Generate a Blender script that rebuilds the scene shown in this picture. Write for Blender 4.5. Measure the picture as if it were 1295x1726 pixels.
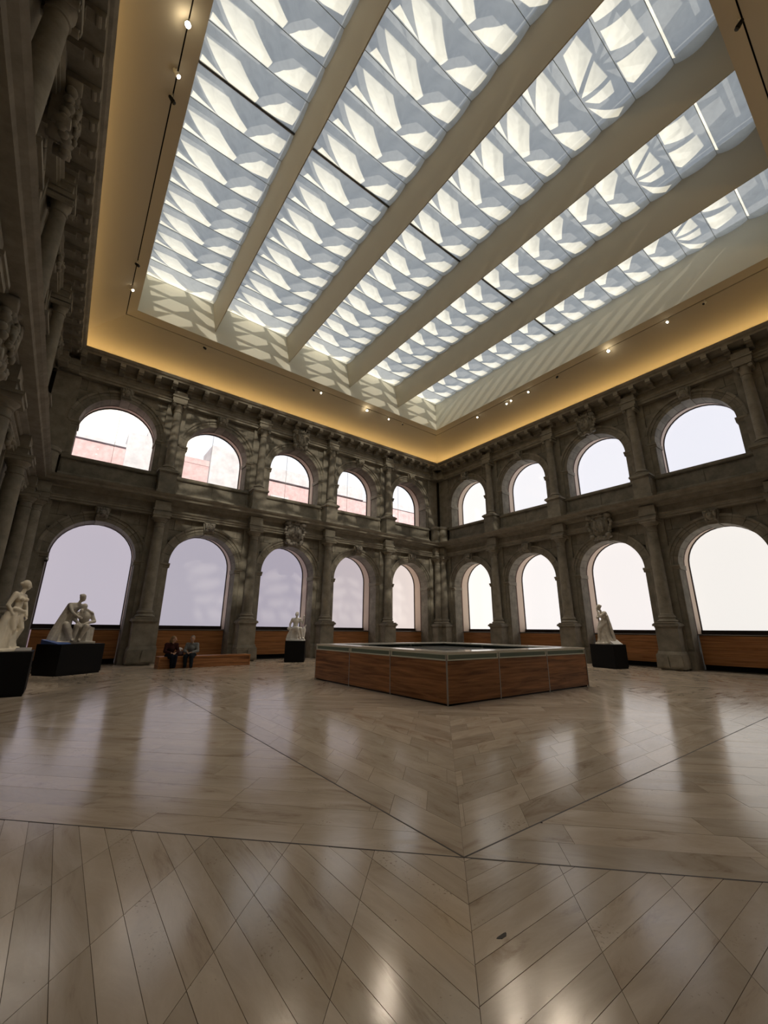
import bpy, bmesh, math, random
from mathutils import Vector, Matrix, Euler
import numpy as np
PI = math.pi
S = bpy.context.scene
for o in list(bpy.data.objects): bpy.data.objects.remove(o)
COL = S.collection

# ------------------------------------------------------------------ camera
CAMP = Vector((-19.1378, -18.9911, 1.3515)); YAW, PITCH, ROLL, FPX = 0.9250, 0.2804, 0.0094, 689.92
_f = Vector((math.cos(YAW)*math.cos(PITCH), math.sin(YAW)*math.cos(PITCH), math.sin(PITCH)))
_r = Vector((math.sin(YAW), -math.cos(YAW), 0)); _u = _r.cross(_f)
_r2 = math.cos(ROLL)*_r + math.sin(ROLL)*_u; _u2 = -math.sin(ROLL)*_r + math.cos(ROLL)*_u
cam = bpy.data.objects.new('camera', bpy.data.cameras.new('camera')); COL.objects.link(cam)
M = Matrix((_r2, _u2, -_f)).transposed().to_4x4(); M.translation = CAMP; cam.matrix_world = M
cam.data.sensor_fit = 'AUTO'; cam.data.sensor_width = 36; cam.data.lens = FPX*36/1726
cam.data.shift_x = 3.8547/1726; cam.data.shift_y = -0.28/1726; cam.data.clip_end = 500
S.camera = cam
# ------------------------------------------------------------------ sky, sun, exposure
W_ = bpy.data.worlds.new('sky'); S.world = W_; W_.use_nodes = True
bg = W_.node_tree.nodes['Background']; bg.inputs[0].default_value = (0.93, 0.96, 1.0, 1); bg.inputs[1].default_value = 1.25
SUND = Vector((0.33, 1.40, -1.0)).normalized()
sun = bpy.data.objects.new('sun', bpy.data.lights.new('sun', 'SUN')); COL.objects.link(sun)
sun.rotation_euler = SUND.to_track_quat('-Z', 'Y').to_euler(); sun.data.energy = 9.0; sun.data.angle = math.radians(0.8); sun.data.color = (1.0, 0.91, 0.74)
S.view_settings.view_transform = 'Standard'; S.view_settings.look = 'None'; S.view_settings.exposure = 0.0; S.view_settings.gamma = 1.0
S.view_settings.use_curve_mapping = False

E0 = 0.5815; BAY = 4.0; W = 2*E0 + 5*BAY; CEN = -W/2

# ------------------------------------------------------------------ materials
def srgb(r, g, b):
    f = lambda c: (c/255/12.92) if c/255 <= .04045 else ((c/255+.055)/1.055)**2.4
    return (f(r), f(g), f(b), 1)
MATS = {}
def mat(name, col, rough=.6, spec=.4, noise=None, metal=0, bump=None, emit=None, tone=0.0):
    m = bpy.data.materials.new(name); m.use_nodes = True; nt = m.node_tree; N = nt.nodes; L = nt.links
    b = N['Principled BSDF']; b.inputs['Roughness'].default_value = rough; b.inputs['Metallic'].default_value = metal
    b.inputs['Specular IOR Level'].default_value = spec; b.inputs['Base Color'].default_value = col
    src = None
    if noise:
        sc, lo, hi = noise[:3]; stretch = noise[3] if len(noise) > 3 else (1, 1, 1)
        tc = N.new('ShaderNodeTexCoord'); mp = N.new('ShaderNodeMapping'); mp.inputs['Scale'].default_value = stretch
        L.new(tc.outputs['Object'], mp.inputs[0])
        n = N.new('ShaderNodeTexNoise'); n.inputs['Scale'].default_value = sc; n.inputs['Detail'].default_value = 8; n.inputs['Roughness'].default_value = .65
        L.new(mp.outputs[0], n.inputs[0]); cr = N.new('ShaderNodeValToRGB'); L.new(n.outputs[0], cr.inputs[0])
        cr.color_ramp.elements[0].position = .32; cr.color_ramp.elements[1].position = .70
        cr.color_ramp.elements[0].color = tuple(c*lo for c in col[:3])+(1,); cr.color_ramp.elements[1].color = tuple(min(1, c*hi) for c in col[:3])+(1,)
        src = cr.outputs[0]
        if bump:
            bp = N.new('ShaderNodeBump'); bp.inputs['Strength'].default_value = bump; bp.inputs['Distance'].default_value = .02
            L.new(n.outputs[0], bp.inputs['Height']); L.new(bp.outputs[0], b.inputs['Normal'])
    if tone:
        oi = N.new('ShaderNodeObjectInfo'); mr = N.new('ShaderNodeMapRange'); mr.inputs[3].default_value = 1-tone; mr.inputs[4].default_value = 1+tone
        L.new(oi.outputs['Random'], mr.inputs[0]); mx = N.new('ShaderNodeMix'); mx.data_type = 'RGBA'; mx.blend_type = 'MULTIPLY'; mx.inputs[0].default_value = 1
        if src: L.new(src, mx.inputs[6])
        else: mx.inputs[6].default_value = col
        cb = N.new('ShaderNodeCombineColor'); [L.new(mr.outputs[0], cb.inputs[i]) for i in range(3)]
        L.new(cb.outputs[0], mx.inputs[7]); src = mx.outputs[2]
    if src: L.new(src, b.inputs['Base Color'])
    if emit: b.inputs['Emission Color'].default_value = emit[0]; b.inputs['Emission Strength'].default_value = emit[1]
    MATS[name] = m; return m
STONE = mat('grey granite', (.27, .245, .198, 1), .85, .25, (2.3, .68, 1.25), bump=.25, tone=.14)
STONE2 = mat('moulded granite', (.29, .263, .212, 1), .8, .25, (3.1, .74, 1.18), bump=.15)
CARVE = mat('carved pale stone', (.27, .245, .21, 1), .8, .25, (6, .5, 1.4), bump=.5)
MORTAR = mat('dark mortar', (.07, .06, .048, 1), .95, .1)
CEIL = mat('warm cream plaster', (.52, .46, .35, 1), .75, .2)
WELL = mat('white plaster of light well', (.72, .70, .60, 1), .7, .2)
BEAM = mat('cream beam cladding', (.50, .45, .35, 1), .65, .25)
REVEAL = mat('pinkish beige reveal plaster', (.80, .65, .53, 1), .7, .2)
FRAME = mat('dark brown metal frame', (.022, .013, .009, 1), .45, .4)
BROWN = mat('brown painted edge', (.12, .05, .028, 1), .5, .4)
BLACK = mat('matt black paint', (.005, .005, .006, 1), .65, .18)
SLOTM = mat('dark slot', (.02, .015, .01, 1), .8, .1)
METAL = mat('brushed steel', (.45, .44, .42, 1), .35, .5, metal=1)
DKMETAL = mat('dark steel', (.09, .09, .09, 1), .35, .5, metal=1)
MARBLE = mat('warm white marble', (.72, .66, .54, 1), .45, .4, (5, .8, 1.12), bump=.15)
MARBLE2 = mat('white marble', (.80, .78, .74, 1), .45, .4, (5, .85, 1.1), bump=.15)
MARBLE3 = mat('grey white marble', (.60, .56, .49, 1), .5, .4, (5, .7, 1.15), bump=.2)
PAPER = mat('white label card', (.75, .74, .72, 1), .6, .2)
BLUE = mat('blue label panel', (.05, .13, .42, 1), .35, .5)
GREYCARD = mat('grey label card', (.25, .24, .22, 1), .5, .3)
BRICK = mat('pink brick', (.43, .31, .33, 1), .9, .1, (3, .8, 1.2))
COPING = mat('grey stone coping', (.40, .40, .44, 1), .9, .1, (2, .85, 1.15))
RENDERW = mat('cream rendered wall', (.75, .70, .66, 1), .9, .1, (2, .9, 1.1))
SKIN = mat('skin', (.45, .27, .19, 1), .5, .4)
def wood(name, c1, c2, axis_scale):
    m = bpy.data.materials.new(name); m.use_nodes = True; nt = m.node_tree; N = nt.nodes; L = nt.links; b = N['Principled BSDF']
    tc = N.new('ShaderNodeTexCoord'); mp = N.new('ShaderNodeMapping'); mp.inputs['Scale'].default_value = axis_scale
    oi = N.new('ShaderNodeObjectInfo'); ad = N.new('ShaderNodeVectorMath'); ad.operation = 'ADD'
    sc = N.new('ShaderNodeMath'); sc.operation = 'MULTIPLY'; sc.inputs[1].default_value = 37.0; L.new(oi.outputs['Random'], sc.inputs[0])
    L.new(tc.outputs['Object'], ad.inputs[0]); L.new(sc.outputs[0], ad.inputs[1]); L.new(ad.outputs[0], mp.inputs[0])
    n = N.new('ShaderNodeTexNoise'); n.inputs['Scale'].default_value = 1; n.inputs['Detail'].default_value = 7; n.inputs['Roughness'].default_value = .6; n.inputs['Distortion'].default_value = .6
    L.new(mp.outputs[0], n.inputs[0]); cr = N.new('ShaderNodeValToRGB'); L.new(n.outputs[0], cr.inputs[0])
    e = cr.color_ramp.elements; e[0].position = .34; e[0].color = c1; e[1].position = .66; e[1].color = c2
    L.new(cr.outputs[0], b.inputs['Base Color']); b.inputs['Roughness'].default_value = .38; b.inputs['Specular IOR Level'].default_value = .4
    return m
WOOD = wood('reddish brown wood veneer', (.16, .062, .022, 1), (.50, .225, .09, 1), (.8, .8, 14))
WOODB = wood('orange brown oak boards', (.24, .095, .030, 1), (.50, .22, .08, 1), (.7, .7, 16))

def blind(name, rgb, k=1.0):
    # back-lit roller blind behind glass
    m = bpy.data.materials.new(name); m.use_nodes = True; b = m.node_tree.nodes['Principled BSDF']
    b.inputs['Base Color'].default_value = (.25, .25, .25, 1); b.inputs['Roughness'].default_value = .06; b.inputs['Specular IOR Level'].default_value = .45
    b.inputs['Emission Color'].default_value = srgb(*rgb); b.inputs['Emission Strength'].default_value = k
    return m
def simple_glass(name, tint, fac=.08):
    m = bpy.data.materials.new(name); m.use_nodes = True; nt = m.node_tree; N = nt.nodes; L = nt.links; N.clear()
    o = N.new('ShaderNodeOutputMaterial'); t = N.new('ShaderNodeBsdfTransparent'); t.inputs[0].default_value = tint
    g = N.new('ShaderNodeBsdfGlossy'); g.inputs['Roughness'].default_value = .03; mx = N.new('ShaderNodeMixShader')
    mx.inputs[0].default_value = .05
    L.new(t.outputs[0], mx.inputs[1]); L.new(g.outputs[0], mx.inputs[2]); L.new(mx.outputs[0], o.inputs[0]); return m
CLEAR = simple_glass('clear window glass', (.985, .98, .985, 1))
def translucent(name, tcol, dcol, ft, fclear, nz=None):
    m = bpy.data.materials.new(name); m.use_nodes = True; nt = m.node_tree; N = nt.nodes; L = nt.links; N.clear()
    o = N.new('ShaderNodeOutputMaterial'); t = N.new('ShaderNodeBsdfTranslucent'); t.inputs[0].default_value = tcol
    d = N.new('ShaderNodeBsdfDiffuse'); d.inputs[0].default_value = dcol; m1 = N.new('ShaderNodeMixShader'); m1.inputs[0].default_value = ft
    L.new(d.outputs[0], m1.inputs[1]); L.new(t.outputs[0], m1.inputs[2])
    tr = N.new('ShaderNodeBsdfTransparent'); tr.inputs[0].default_value = (1, 1, 1, 1); m2 = N.new('ShaderNodeMixShader'); m2.inputs[0].default_value = fclear
    if nz:
        tc = N.new('ShaderNodeTexCoord'); n = N.new('ShaderNodeTexNoise'); n.inputs['Scale'].default_value = 2.2; n.inputs['Detail'].default_value = 7; n.inputs['Distortion'].default_value = 1.5
        L.new(tc.outputs['Object'], n.inputs[0]); cr = N.new('ShaderNodeValToRGB'); L.new(n.outputs[0], cr.inputs[0])
        cr.color_ramp.elements[0].position = .3; cr.color_ramp.elements[0].color = tuple(c*nz for c in tcol[:3])+(1,)
        cr.color_ramp.elements[1].position = .65; cr.color_ramp.elements[1].color = tcol; L.new(cr.outputs[0], t.inputs[0])
    L.new(m1.outputs[0], m2.inputs[1]); L.new(tr.outputs[0], m2.inputs[2]); L.new(m2.outputs[0], o.inputs[0]); return m
DIFFUSER = translucent('frosted acrylic diffuser', (.45, .445, .395, 1), (.8, .8, .78, 1), .88, .15, .80)
SHADOWMASK = translucent('added shadow mask sheet', (.20, .245, .345, 1), (.32, .35, .42, 1), .75, 0.0)  # for the added plates above the diffusers; blue tint colours the shade they cast
GREENGL = mat('greenish frosted glass', (.24, .31, .28, 1), .18, .5)

def floor_material():
    m = bpy.data.materials.new('polished cream limestone'); m.use_nodes = True; nt = m.node_tree; N = nt.nodes; L = nt.links; b = N['Principled BSDF']
    uv = N.new('ShaderNodeUVMap'); uv.uv_map = 'UVMap'
    at = N.new('ShaderNodeAttribute'); at.attribute_name = 'tone'; at.attribute_type = 'GEOMETRY'
    mp = N.new('ShaderNodeMapping'); mp.inputs['Scale'].default_value = (.9, 3.2, 1); L.new(uv.outputs[0], mp.inputs[0])
    n1 = N.new('ShaderNodeTexNoise'); n1.inputs['Scale'].default_value = 1.3; n1.inputs['Detail'].default_value = 10; n1.inputs['Roughness'].default_value = .68; n1.inputs['Distortion'].default_value = .9
    L.new(mp.outputs[0], n1.inputs[0])
    cr = N.new('ShaderNodeValToRGB'); L.new(n1.outputs[0], cr.inputs[0]); e = cr.color_ramp.elements
    e[0].position = .25; e[0].color = (.30, .20, .145, 1); e[1].position = .70; e[1].color = (.70, .595, .475, 1)
    x = e.new(.43); x.color = (.58, .475, .365, 1)
    # pits and dark veins
    n2 = N.new('ShaderNodeTexNoise'); n2.inputs['Scale'].default_value = 55; n2.inputs['Detail'].default_value = 6; L.new(uv.outputs[0], n2.inputs[0])
    n3 = N.new('ShaderNodeTexNoise'); n3.inputs['Scale'].default_value = 2.1; n3.inputs['Detail'].default_value = 3; L.new(uv.outputs[0], n3.inputs[0])
    mu = N.new('ShaderNodeMath'); mu.operation = 'MULTIPLY'; L.new(n2.outputs[0], mu.inputs[0]); L.new(n3.outputs[0], mu.inputs[1])
    cr2 = N.new('ShaderNodeValToRGB'); L.new(mu.outputs[0], cr2.inputs[0]); q = cr2.color_ramp.elements
    q[0].position = .385; q[0].color = (1, 1, 1, 1); q[1].position = .46; q[1].color = (.55, .50, .45, 1)
    mx = N.new('ShaderNodeMix'); mx.data_type = 'RGBA'; mx.blend_type = 'MULTIPLY'; mx.inputs[0].default_value = 1
    L.new(cr.outputs[0], mx.inputs[6]); L.new(cr2.outputs[0], mx.inputs[7])
    mr = N.new('ShaderNodeMapRange'); mr.inputs[3].default_value = .84; mr.inputs[4].default_value = 1.08; L.new(at.outputs['Fac'], mr.inputs[0])
    cb = N.new('ShaderNodeCombineColor'); [L.new(mr.outputs[0], cb.inputs[i]) for i in range(3)]
    mx2 = N.new('ShaderNodeMix'); mx2.data_type = 'RGBA'; mx2.blend_type = 'MULTIPLY'; mx2.inputs[0].default_value = 1
    L.new(mx.outputs[2], mx2.inputs[6]); L.new(cb.outputs[0], mx2.inputs[7]); L.new(mx2.outputs[2], b.inputs['Base Color'])
    rr = N.new('ShaderNodeMapRange'); rr.inputs[1].default_value = .35; rr.inputs[2].default_value = .7; rr.inputs[3].default_value = .11; rr.inputs[4].default_value = .21
    L.new(n1.outputs[0], rr.inputs[0]); L.new(rr.outputs[0], b.inputs['Roughness']); b.inputs['Specular IOR Level'].default_value = .55
    bp = N.new('ShaderNodeBump'); bp.inputs['Strength'].default_value = .10; bp.inputs['Distance'].default_value = .002; L.new(n2.outputs[0], bp.inputs['Height']); L.new(bp.outputs[0], b.inputs['Normal'])
    return m
FLOORM = floor_material()

# ------------------------------------------------------------------ mesh helpers
class MB:
    def __init__(s): s.v = []; s.f = []
    def add(s, vs, fs):
        n = len(s.v); s.v += [tuple(p) for p in vs]; s.f += [tuple(i+n for i in f) for f in fs]; return s
    def box(s, x0, x1, y0, y1, z0, z1, tx=0, ty=0):
        # tx, ty: how much the top shrinks on each side
        v = [(x0,y0,z0),(x1,y0,z0),(x1,y1,z0),(x0,y1,z0),(x0+tx,y0+ty,z1),(x1-tx,y0+ty,z1),(x1-tx,y1-ty,z1),(x0+tx,y1-ty,z1)]
        return s.add(v, [(3,2,1,0),(4,5,6,7),(0,1,5,4),(1,2,6,5),(2,3,7,6),(3,0,4,7)])
    def prism(s, poly, y0, y1):      # poly in (x,z), counter-clockwise seen from -y
        n = len(poly); v = [(x, y0, z) for x, z in poly]+[(x, y1, z) for x, z in poly]
        return s.add(v, [tuple(range(n)), tuple(range(2*n-1, n-1, -1))]+[(i, n+i, n+(i+1) % n, (i+1) % n) for i in range(n)])
    def flat(s, poly, z0, z1):       # poly in (x,y)
        n = len(poly); v = [(x, y, z0) for x, y in poly]+[(x, y, z1) for x, y in poly]
        return s.add(v, [tuple(range(n-1, -1, -1)), tuple(range(n, 2*n))]+[(i, (i+1) % n, n+(i+1) % n, n+i) for i in range(n)])
    def run(s, prof, x0, x1, mitre=False):   # prof: (y,z) loop swept along x
        n = len(prof)
        a = [((x0+max(0, -y)) if mitre else x0, y, z) for y, z in prof]; b = [((x1-max(0, -y)) if mitre else x1, y, z) for y, z in prof]
        return s.add(a+b, [tuple(range(n)), tuple(range(2*n-1, n-1, -1))]+[(i, n+i, n+(i+1) % n, (i+1) % n) for i in range(n)])
    def ring(s, prof, cx, cz, a0, a1, seg, cap=True):   # prof: (r,y) loop swept over angle
        n = len(prof); vs = []
        for k in range(seg+1):
            a = a0+(a1-a0)*k/seg
            vs += [(cx+r*math.cos(a), y, cz+r*math.sin(a)) for r, y in prof]
        fs = [(k*n+i, k*n+(i+1) % n, (k+1)*n+(i+1) % n, (k+1)*n+i) for k in range(seg) for i in range(n)]
        if cap: fs += [tuple(range(n-1, -1, -1)), tuple(range(seg*n, seg*n+n))]
        return s.add(vs, fs)
    def lathe(s, prof, cx, cy, seg=20, a0=0, a1=2*PI):  # prof: (r,z)
        full = abs(a1-a0-2*PI) < 1e-6; n = len(prof); m = seg if full else seg+1; vs = []
        for k in range(m):
            a = a0+(a1-a0)*k/seg; vs += [(cx+r*math.cos(a), cy+r*math.sin(a), z) for r, z in prof]
        fs = [(k*n+i, ((k+1) % m)*n+i, ((k+1) % m)*n+i+1, k*n+i+1) for k in range(seg) for i in range(n-1)]
        if full: fs += [tuple(k*n for k in range(m-1, -1, -1)), tuple(k*n+n-1 for k in range(m))]
        return s.add(vs, fs)
    def tube(s, p, q, r, seg=8):
        p = Vector(p); q = Vector(q); d = (q-p).normalized(); a = d.orthogonal().normalized(); b = d.cross(a)
        vs = [p+r*(math.cos(2*PI*k/seg)*a+math.sin(2*PI*k/seg)*b) for k in range(seg)]+[q+r*(math.cos(2*PI*k/seg)*a+math.sin(2*PI*k/seg)*b) for k in range(seg)]
        return s.add(vs, [(k, (k+1) % seg, seg+(k+1) % seg, seg+k) for k in range(seg)]+[tuple(range(seg-1, -1, -1)), tuple(range(seg, 2*seg))])
    def cone(s, p, r1, q, r2, seg=14):   # rounded cone: frustum plus end spheres
        p = Vector(p); q = Vector(q); d = q-p
        if d.length > 1e-5:
            d.normalize(); a = d.orthogonal().normalized(); b = d.cross(a)
            vs = [p+r1*(math.cos(2*PI*k/seg)*a+math.sin(2*PI*k/seg)*b) for k in range(seg)]+[q+r2*(math.cos(2*PI*k/seg)*a+math.sin(2*PI*k/seg)*b) for k in range(seg)]
            s.add(vs, [(k, (k+1) % seg, seg+(k+1) % seg, seg+k) for k in range(seg)]+[tuple(range(seg-1, -1, -1)), tuple(range(seg, 2*seg))])
        s.ball(p, (r1,)*3); return s.ball(q, (r2,)*3)
    def ball(s, c, r, rot=None, seg=14, rings=9):
        c = Vector(c); R = rot.to_matrix() if rot else None; vs = []
        for i in range(1, rings):
            t = PI*i/rings
            for k in range(seg):
                p = 2*PI*k/seg; d = Vector((r[0]*math.sin(t)*math.cos(p), r[1]*math.sin(t)*math.sin(p), r[2]*math.cos(t)))
                vs.append(c+(R @ d if R else d))
        t1 = Vector((0, 0, r[2])); t2 = -t1
        vs += [c+(R @ t1 if R else t1), c+(R @ t2 if R else t2)]; n = len(vs)
        fs = [(i*seg+k, (i+1)*seg+k, (i+1)*seg+(k+1) % seg, i*seg+(k+1) % seg) for i in range(rings-2) for k in range(seg)]
        fs += [(n-2, k, (k+1) % seg) for k in range(seg)]+[((rings-2)*seg+(k+1) % seg, (rings-2)*seg+k, n-1) for k in range(seg)]
        return s.add(vs, fs)
    def loft(s, secs, folds=0, amp=0, seg=36, ph=0):   # secs: (x,y,z,rx,ry[,amp factor])
        vs = []
        for j, q in enumerate(secs):
            x, y, z, rx, ry = q[:5]; af = q[5] if len(q) > 5 else 1
            for k in range(seg):
                a = 2*PI*k/seg; m = 1+amp*af*math.sin(folds*a+ph+j*.25)+amp*.5*af*math.sin((folds*2+1)*a+j*.4)
                vs.append((x+rx*m*math.cos(a), y+ry*m*math.sin(a), z))
        n = len(secs)
        return s.add(vs, [(j*seg+k, j*seg+(k+1) % seg, (j+1)*seg+(k+1) % seg, (j+1)*seg+k) for j in range(n-1) for k in range(seg)]+[tuple(range(seg-1, -1, -1)), tuple((n-1)*seg+k for k in range(seg))])
    def mesh(s, name, m, smooth=False):
        me = bpy.data.meshes.new(name); me.from_pydata(s.v, [], s.f); me.materials.append(m)
        bm = bmesh.new(); bm.from_mesh(me); bmesh.ops.recalc_face_normals(bm, faces=bm.faces); bm.to_mesh(me); bm.free()
        if smooth: me.polygons.foreach_set('use_smooth', [True]*len(me.polygons))
        return me
    def build(s, name, m, parent=None, smooth=False): return link(name, s.mesh(name, m, smooth), parent)
def link(name, me, parent=None, loc=None, rz=0):
    o = bpy.data.objects.new(name, me); COL.objects.link(o)
    if parent: o.parent = parent
    if loc is not None: o.location = loc
    if rz: o.rotation_euler = (0, 0, rz)
    return o
def tag(o, label, cat, group=None, kind=None):
    o['label'] = label; o['category'] = cat
    if group: o['group'] = group
    if kind: o['kind'] = kind
    return o
def empty(name, loc=(0, 0, 0), rz=0):
    o = bpy.data.objects.new(name, None); COL.objects.link(o); o.location = loc; o.rotation_euler = (0, 0, rz); o.empty_display_size = .1; return o
def autosmooth(me, ang=35):
    me.polygons.foreach_set('use_smooth', [True]*len(me.polygons))
    bm = bmesh.new(); bm.from_mesh(me); t = math.radians(ang)
    for e in bm.edges:
        if len(e.link_faces) == 2 and e.calc_face_angle(0) > t: e.smooth = False
    bm.to_mesh(me); bm.free(); return me
def arch_plate(mb, x0, x1, z0, z1, c, r, spring, sill, y0, y1, n=20):
    # a solid slab with an arched opening (sill to spring+r)
    if sill > z0+1e-4: mb.box(c-r, c+r, y0, y1, z0, sill)
    mb.box(x0, c-r, y0, y1, z0, z1); mb.box(c+r, x1, y0, y1, z0, z1)
    for i in range(n):
        a, b = PI-PI*i/n, PI-PI*(i+1)/n
        pa = (c+r*math.cos(a), spring+r*math.sin(a)); pb = (c+r*math.cos(b), spring+r*math.sin(b))
        mb.prism([pa, pb, (pb[0], z1), (pa[0], z1)], y0, y1)
    return mb
def arch_lining(mb, c, r, t, spring, sill, y0, y1, n=20):
    # a thin lining (thickness t outwards) of the opening
    mb.box(c-r-t, c-r, y0, y1, sill, spring); mb.box(c+r, c+r+t, y0, y1, sill, spring)
    mb.ring([(r, y0), (r+t, y0), (r+t, y1), (r, y1)], c, spring, 0, PI, n); return mb
def arch_pane(mb, c, r, spring, sill, y, n=24):
    pts = [(c-r, sill), (c+r, sill)]+[(c+r*math.cos(PI*i/n), spring+r*math.sin(PI*i/n)) for i in range(n+1)]
    return mb.prism(pts, y, y+.012)

# ------------------------------------------------------------------ walls
LS, US, R0, R1 = 3.94, 9.21, 1.39, 1.76      # springing heights and arch radii
SIDES = {'back': ((-W, 0, 0), 0), 'right': ((0, 0, 0), -PI/2), 'left': ((-W, -W, 0), PI/2), 'front': ((0, -W, 0), PI)}
rng = random.Random(7)
# shared meshes (bay-centred, x = 0 at the middle of the arch)
def stone(poly, y0, y1):
    return MB().prism(poly, y0, y1)
def clip_stones():
    out = []
    def courses(z0, z1, n): return [(z0+(z1-z0)*i/n, z0+(z1-z0)*(i+1)/n) for i in range(n)]
    g = .006
    for spring, top, nc in ((LS, 5.86, 4), (US, 11.1, 4)):
        for ci, (a, b) in enumerate(courses(spring, top, nc)):
            a += g; b -= g
            off = .0 if ci % 2 else .33
            cuts = [-2.0]; x = -2.0+.66-off
            while x < 1.9: cuts.append(x+rng.uniform(-.05, .05)); x += .66
            cuts.append(2.0)
            for x0, x1 in zip(cuts[:-1], cuts[1:]):
                x0 += g; x1 -= g
                def f(x): return spring+math.sqrt(max(0, (R1-.01)**2-x*x)) if abs(x) < R1-.01 else spring-1
                n = 8; xs = [x0+(x1-x0)*i/n for i in range(n+1)]
                pts = [(x, max(a, f(x))) for x in xs]
                keep = [p for p in pts if p[1] < b-.02]
                if len(keep) < 2: continue
                xa, xb = keep[0][0], keep[-1][0]
                if xb-xa < .06: continue
                poly = keep+[(xb, b), (xa, b)]
                q = [poly[0]]
                for i in range(1, len(poly)-1):   # drop collinear points
                    (x_0, z_0), (x_1, z_1), (x_2, z_2) = q[-1], poly[i], poly[i+1]
                    if abs((x_1-x_0)*(z_2-z_0)-(z_1-z_0)*(x_2-x_0)) > 1e-5: q.append(poly[i])
                q.append(poly[-1]); out.append(stone(q, .04+rng.uniform(-.006, .006), .125).mesh('stone_block', STONE))
    for z0, z1, n in ((.68, LS, 6), (7.80, US, 3)):
        for a, b in courses(z0, z1, n):
            for s in (-1, 1):
                x0, x1 = (1.665, 1.998) if s > 0 else (-1.998, -1.665)
                out.append(stone([(x0, a+g), (x1, a+g), (x1, b-g), (x0, b-g)], .04+rng.uniform(-.006, .006), .125).mesh('stone_block', STONE))
    return out
STONES = clip_stones()
VPROF = [(R0, .64), (R0, 0), (R0+.15, 0), (R0+.155, -.03), (R0+.27, -.03), (R0+.275, -.075), (R0+.33, -.095), (R1, -.095), (R1, .1)]
NV = 13
def vouss(spring):
    out = []
    for i in range(NV):
        if i == NV//2: continue
        a0, a1 = PI*i/NV+.003, PI*(i+1)/NV-.003
        out.append(autosmooth(MB().ring(VPROF, 0, spring, a0, a1, 3).mesh('voussoir', STONE), 25))
    return out
VOUS = {LS: vouss(LS), US: vouss(US)}
def keystone_mesh(spring):
    a = PI/NV/2; mb = MB()
    def P(r, a_): return (r*math.sin(a_), spring+r*math.cos(a_))
    top = 1.90
    mb.prism([P(R0-.03, -a), P(R0-.03, a), P(top, a*1.15), P(top, -a*1.15)], -.17, .64)
    mb.box(-.24, .24, -.22, .05, spring+top-.02, spring+top+.05)
    for z, r in ((spring+1.50, .07), (spring+1.82, .085)): mb.tube((-.19, -.19, z), (.19, -.19, z), r, 10)   # scroll rolls
    for x in (-.13, 0, .13): mb.box(x-.022, x+.022, -.205, -.16, spring+1.52, spring+1.80)
    return mb.mesh('keystone', STONE2)
KEY = {LS: keystone_mesh(LS), US: keystone_mesh(US)}
IMP = [(.64, 0), (-.0, 0), (-.03, .03), (-.03, .07), (-.075, .11), (-.085, .13), (-.085, .18), (.64, .18)]
def impost_mesh(zt, s):
    return MB().run([(y, zt-.18+z) for y, z in IMP], *((1.34, 1.70) if s > 0 else (-1.70, -1.34))).mesh('impost', STONE2)
def jamb_mesh(z0, z1, s, plinth):
    mb = MB(); x0, x1 = (1.39, 1.66) if s > 0 else (-1.66, -1.39); mb.box(x0, x1, 0, .64, z0, z1)
    mb.box(x0+.05, x1-.05, -.025, .02, z0+.75 if plinth else z0+.1, z1-.12)
    if plinth:
        mb.box(x0-(.02 if s > 0 else .05), x1+(.05 if s > 0 else .02), -.16, .60, 0, .58); mb.box(x0-.01, x1+.01, -.10, .60, .58, .66, 0, .02)
    return mb.mesh('jamb', STONE)
JAMB = {(l, s): jamb_mesh(*((0, LS-.18) if l == 0 else (7.74, US-.18)), s, l == 0) for l in (0, 1) for s in (-1, 1)}
IMPM = {(l, s): impost_mesh((LS, US)[l], s) for l in (0, 1) for s in (-1, 1)}
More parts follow.
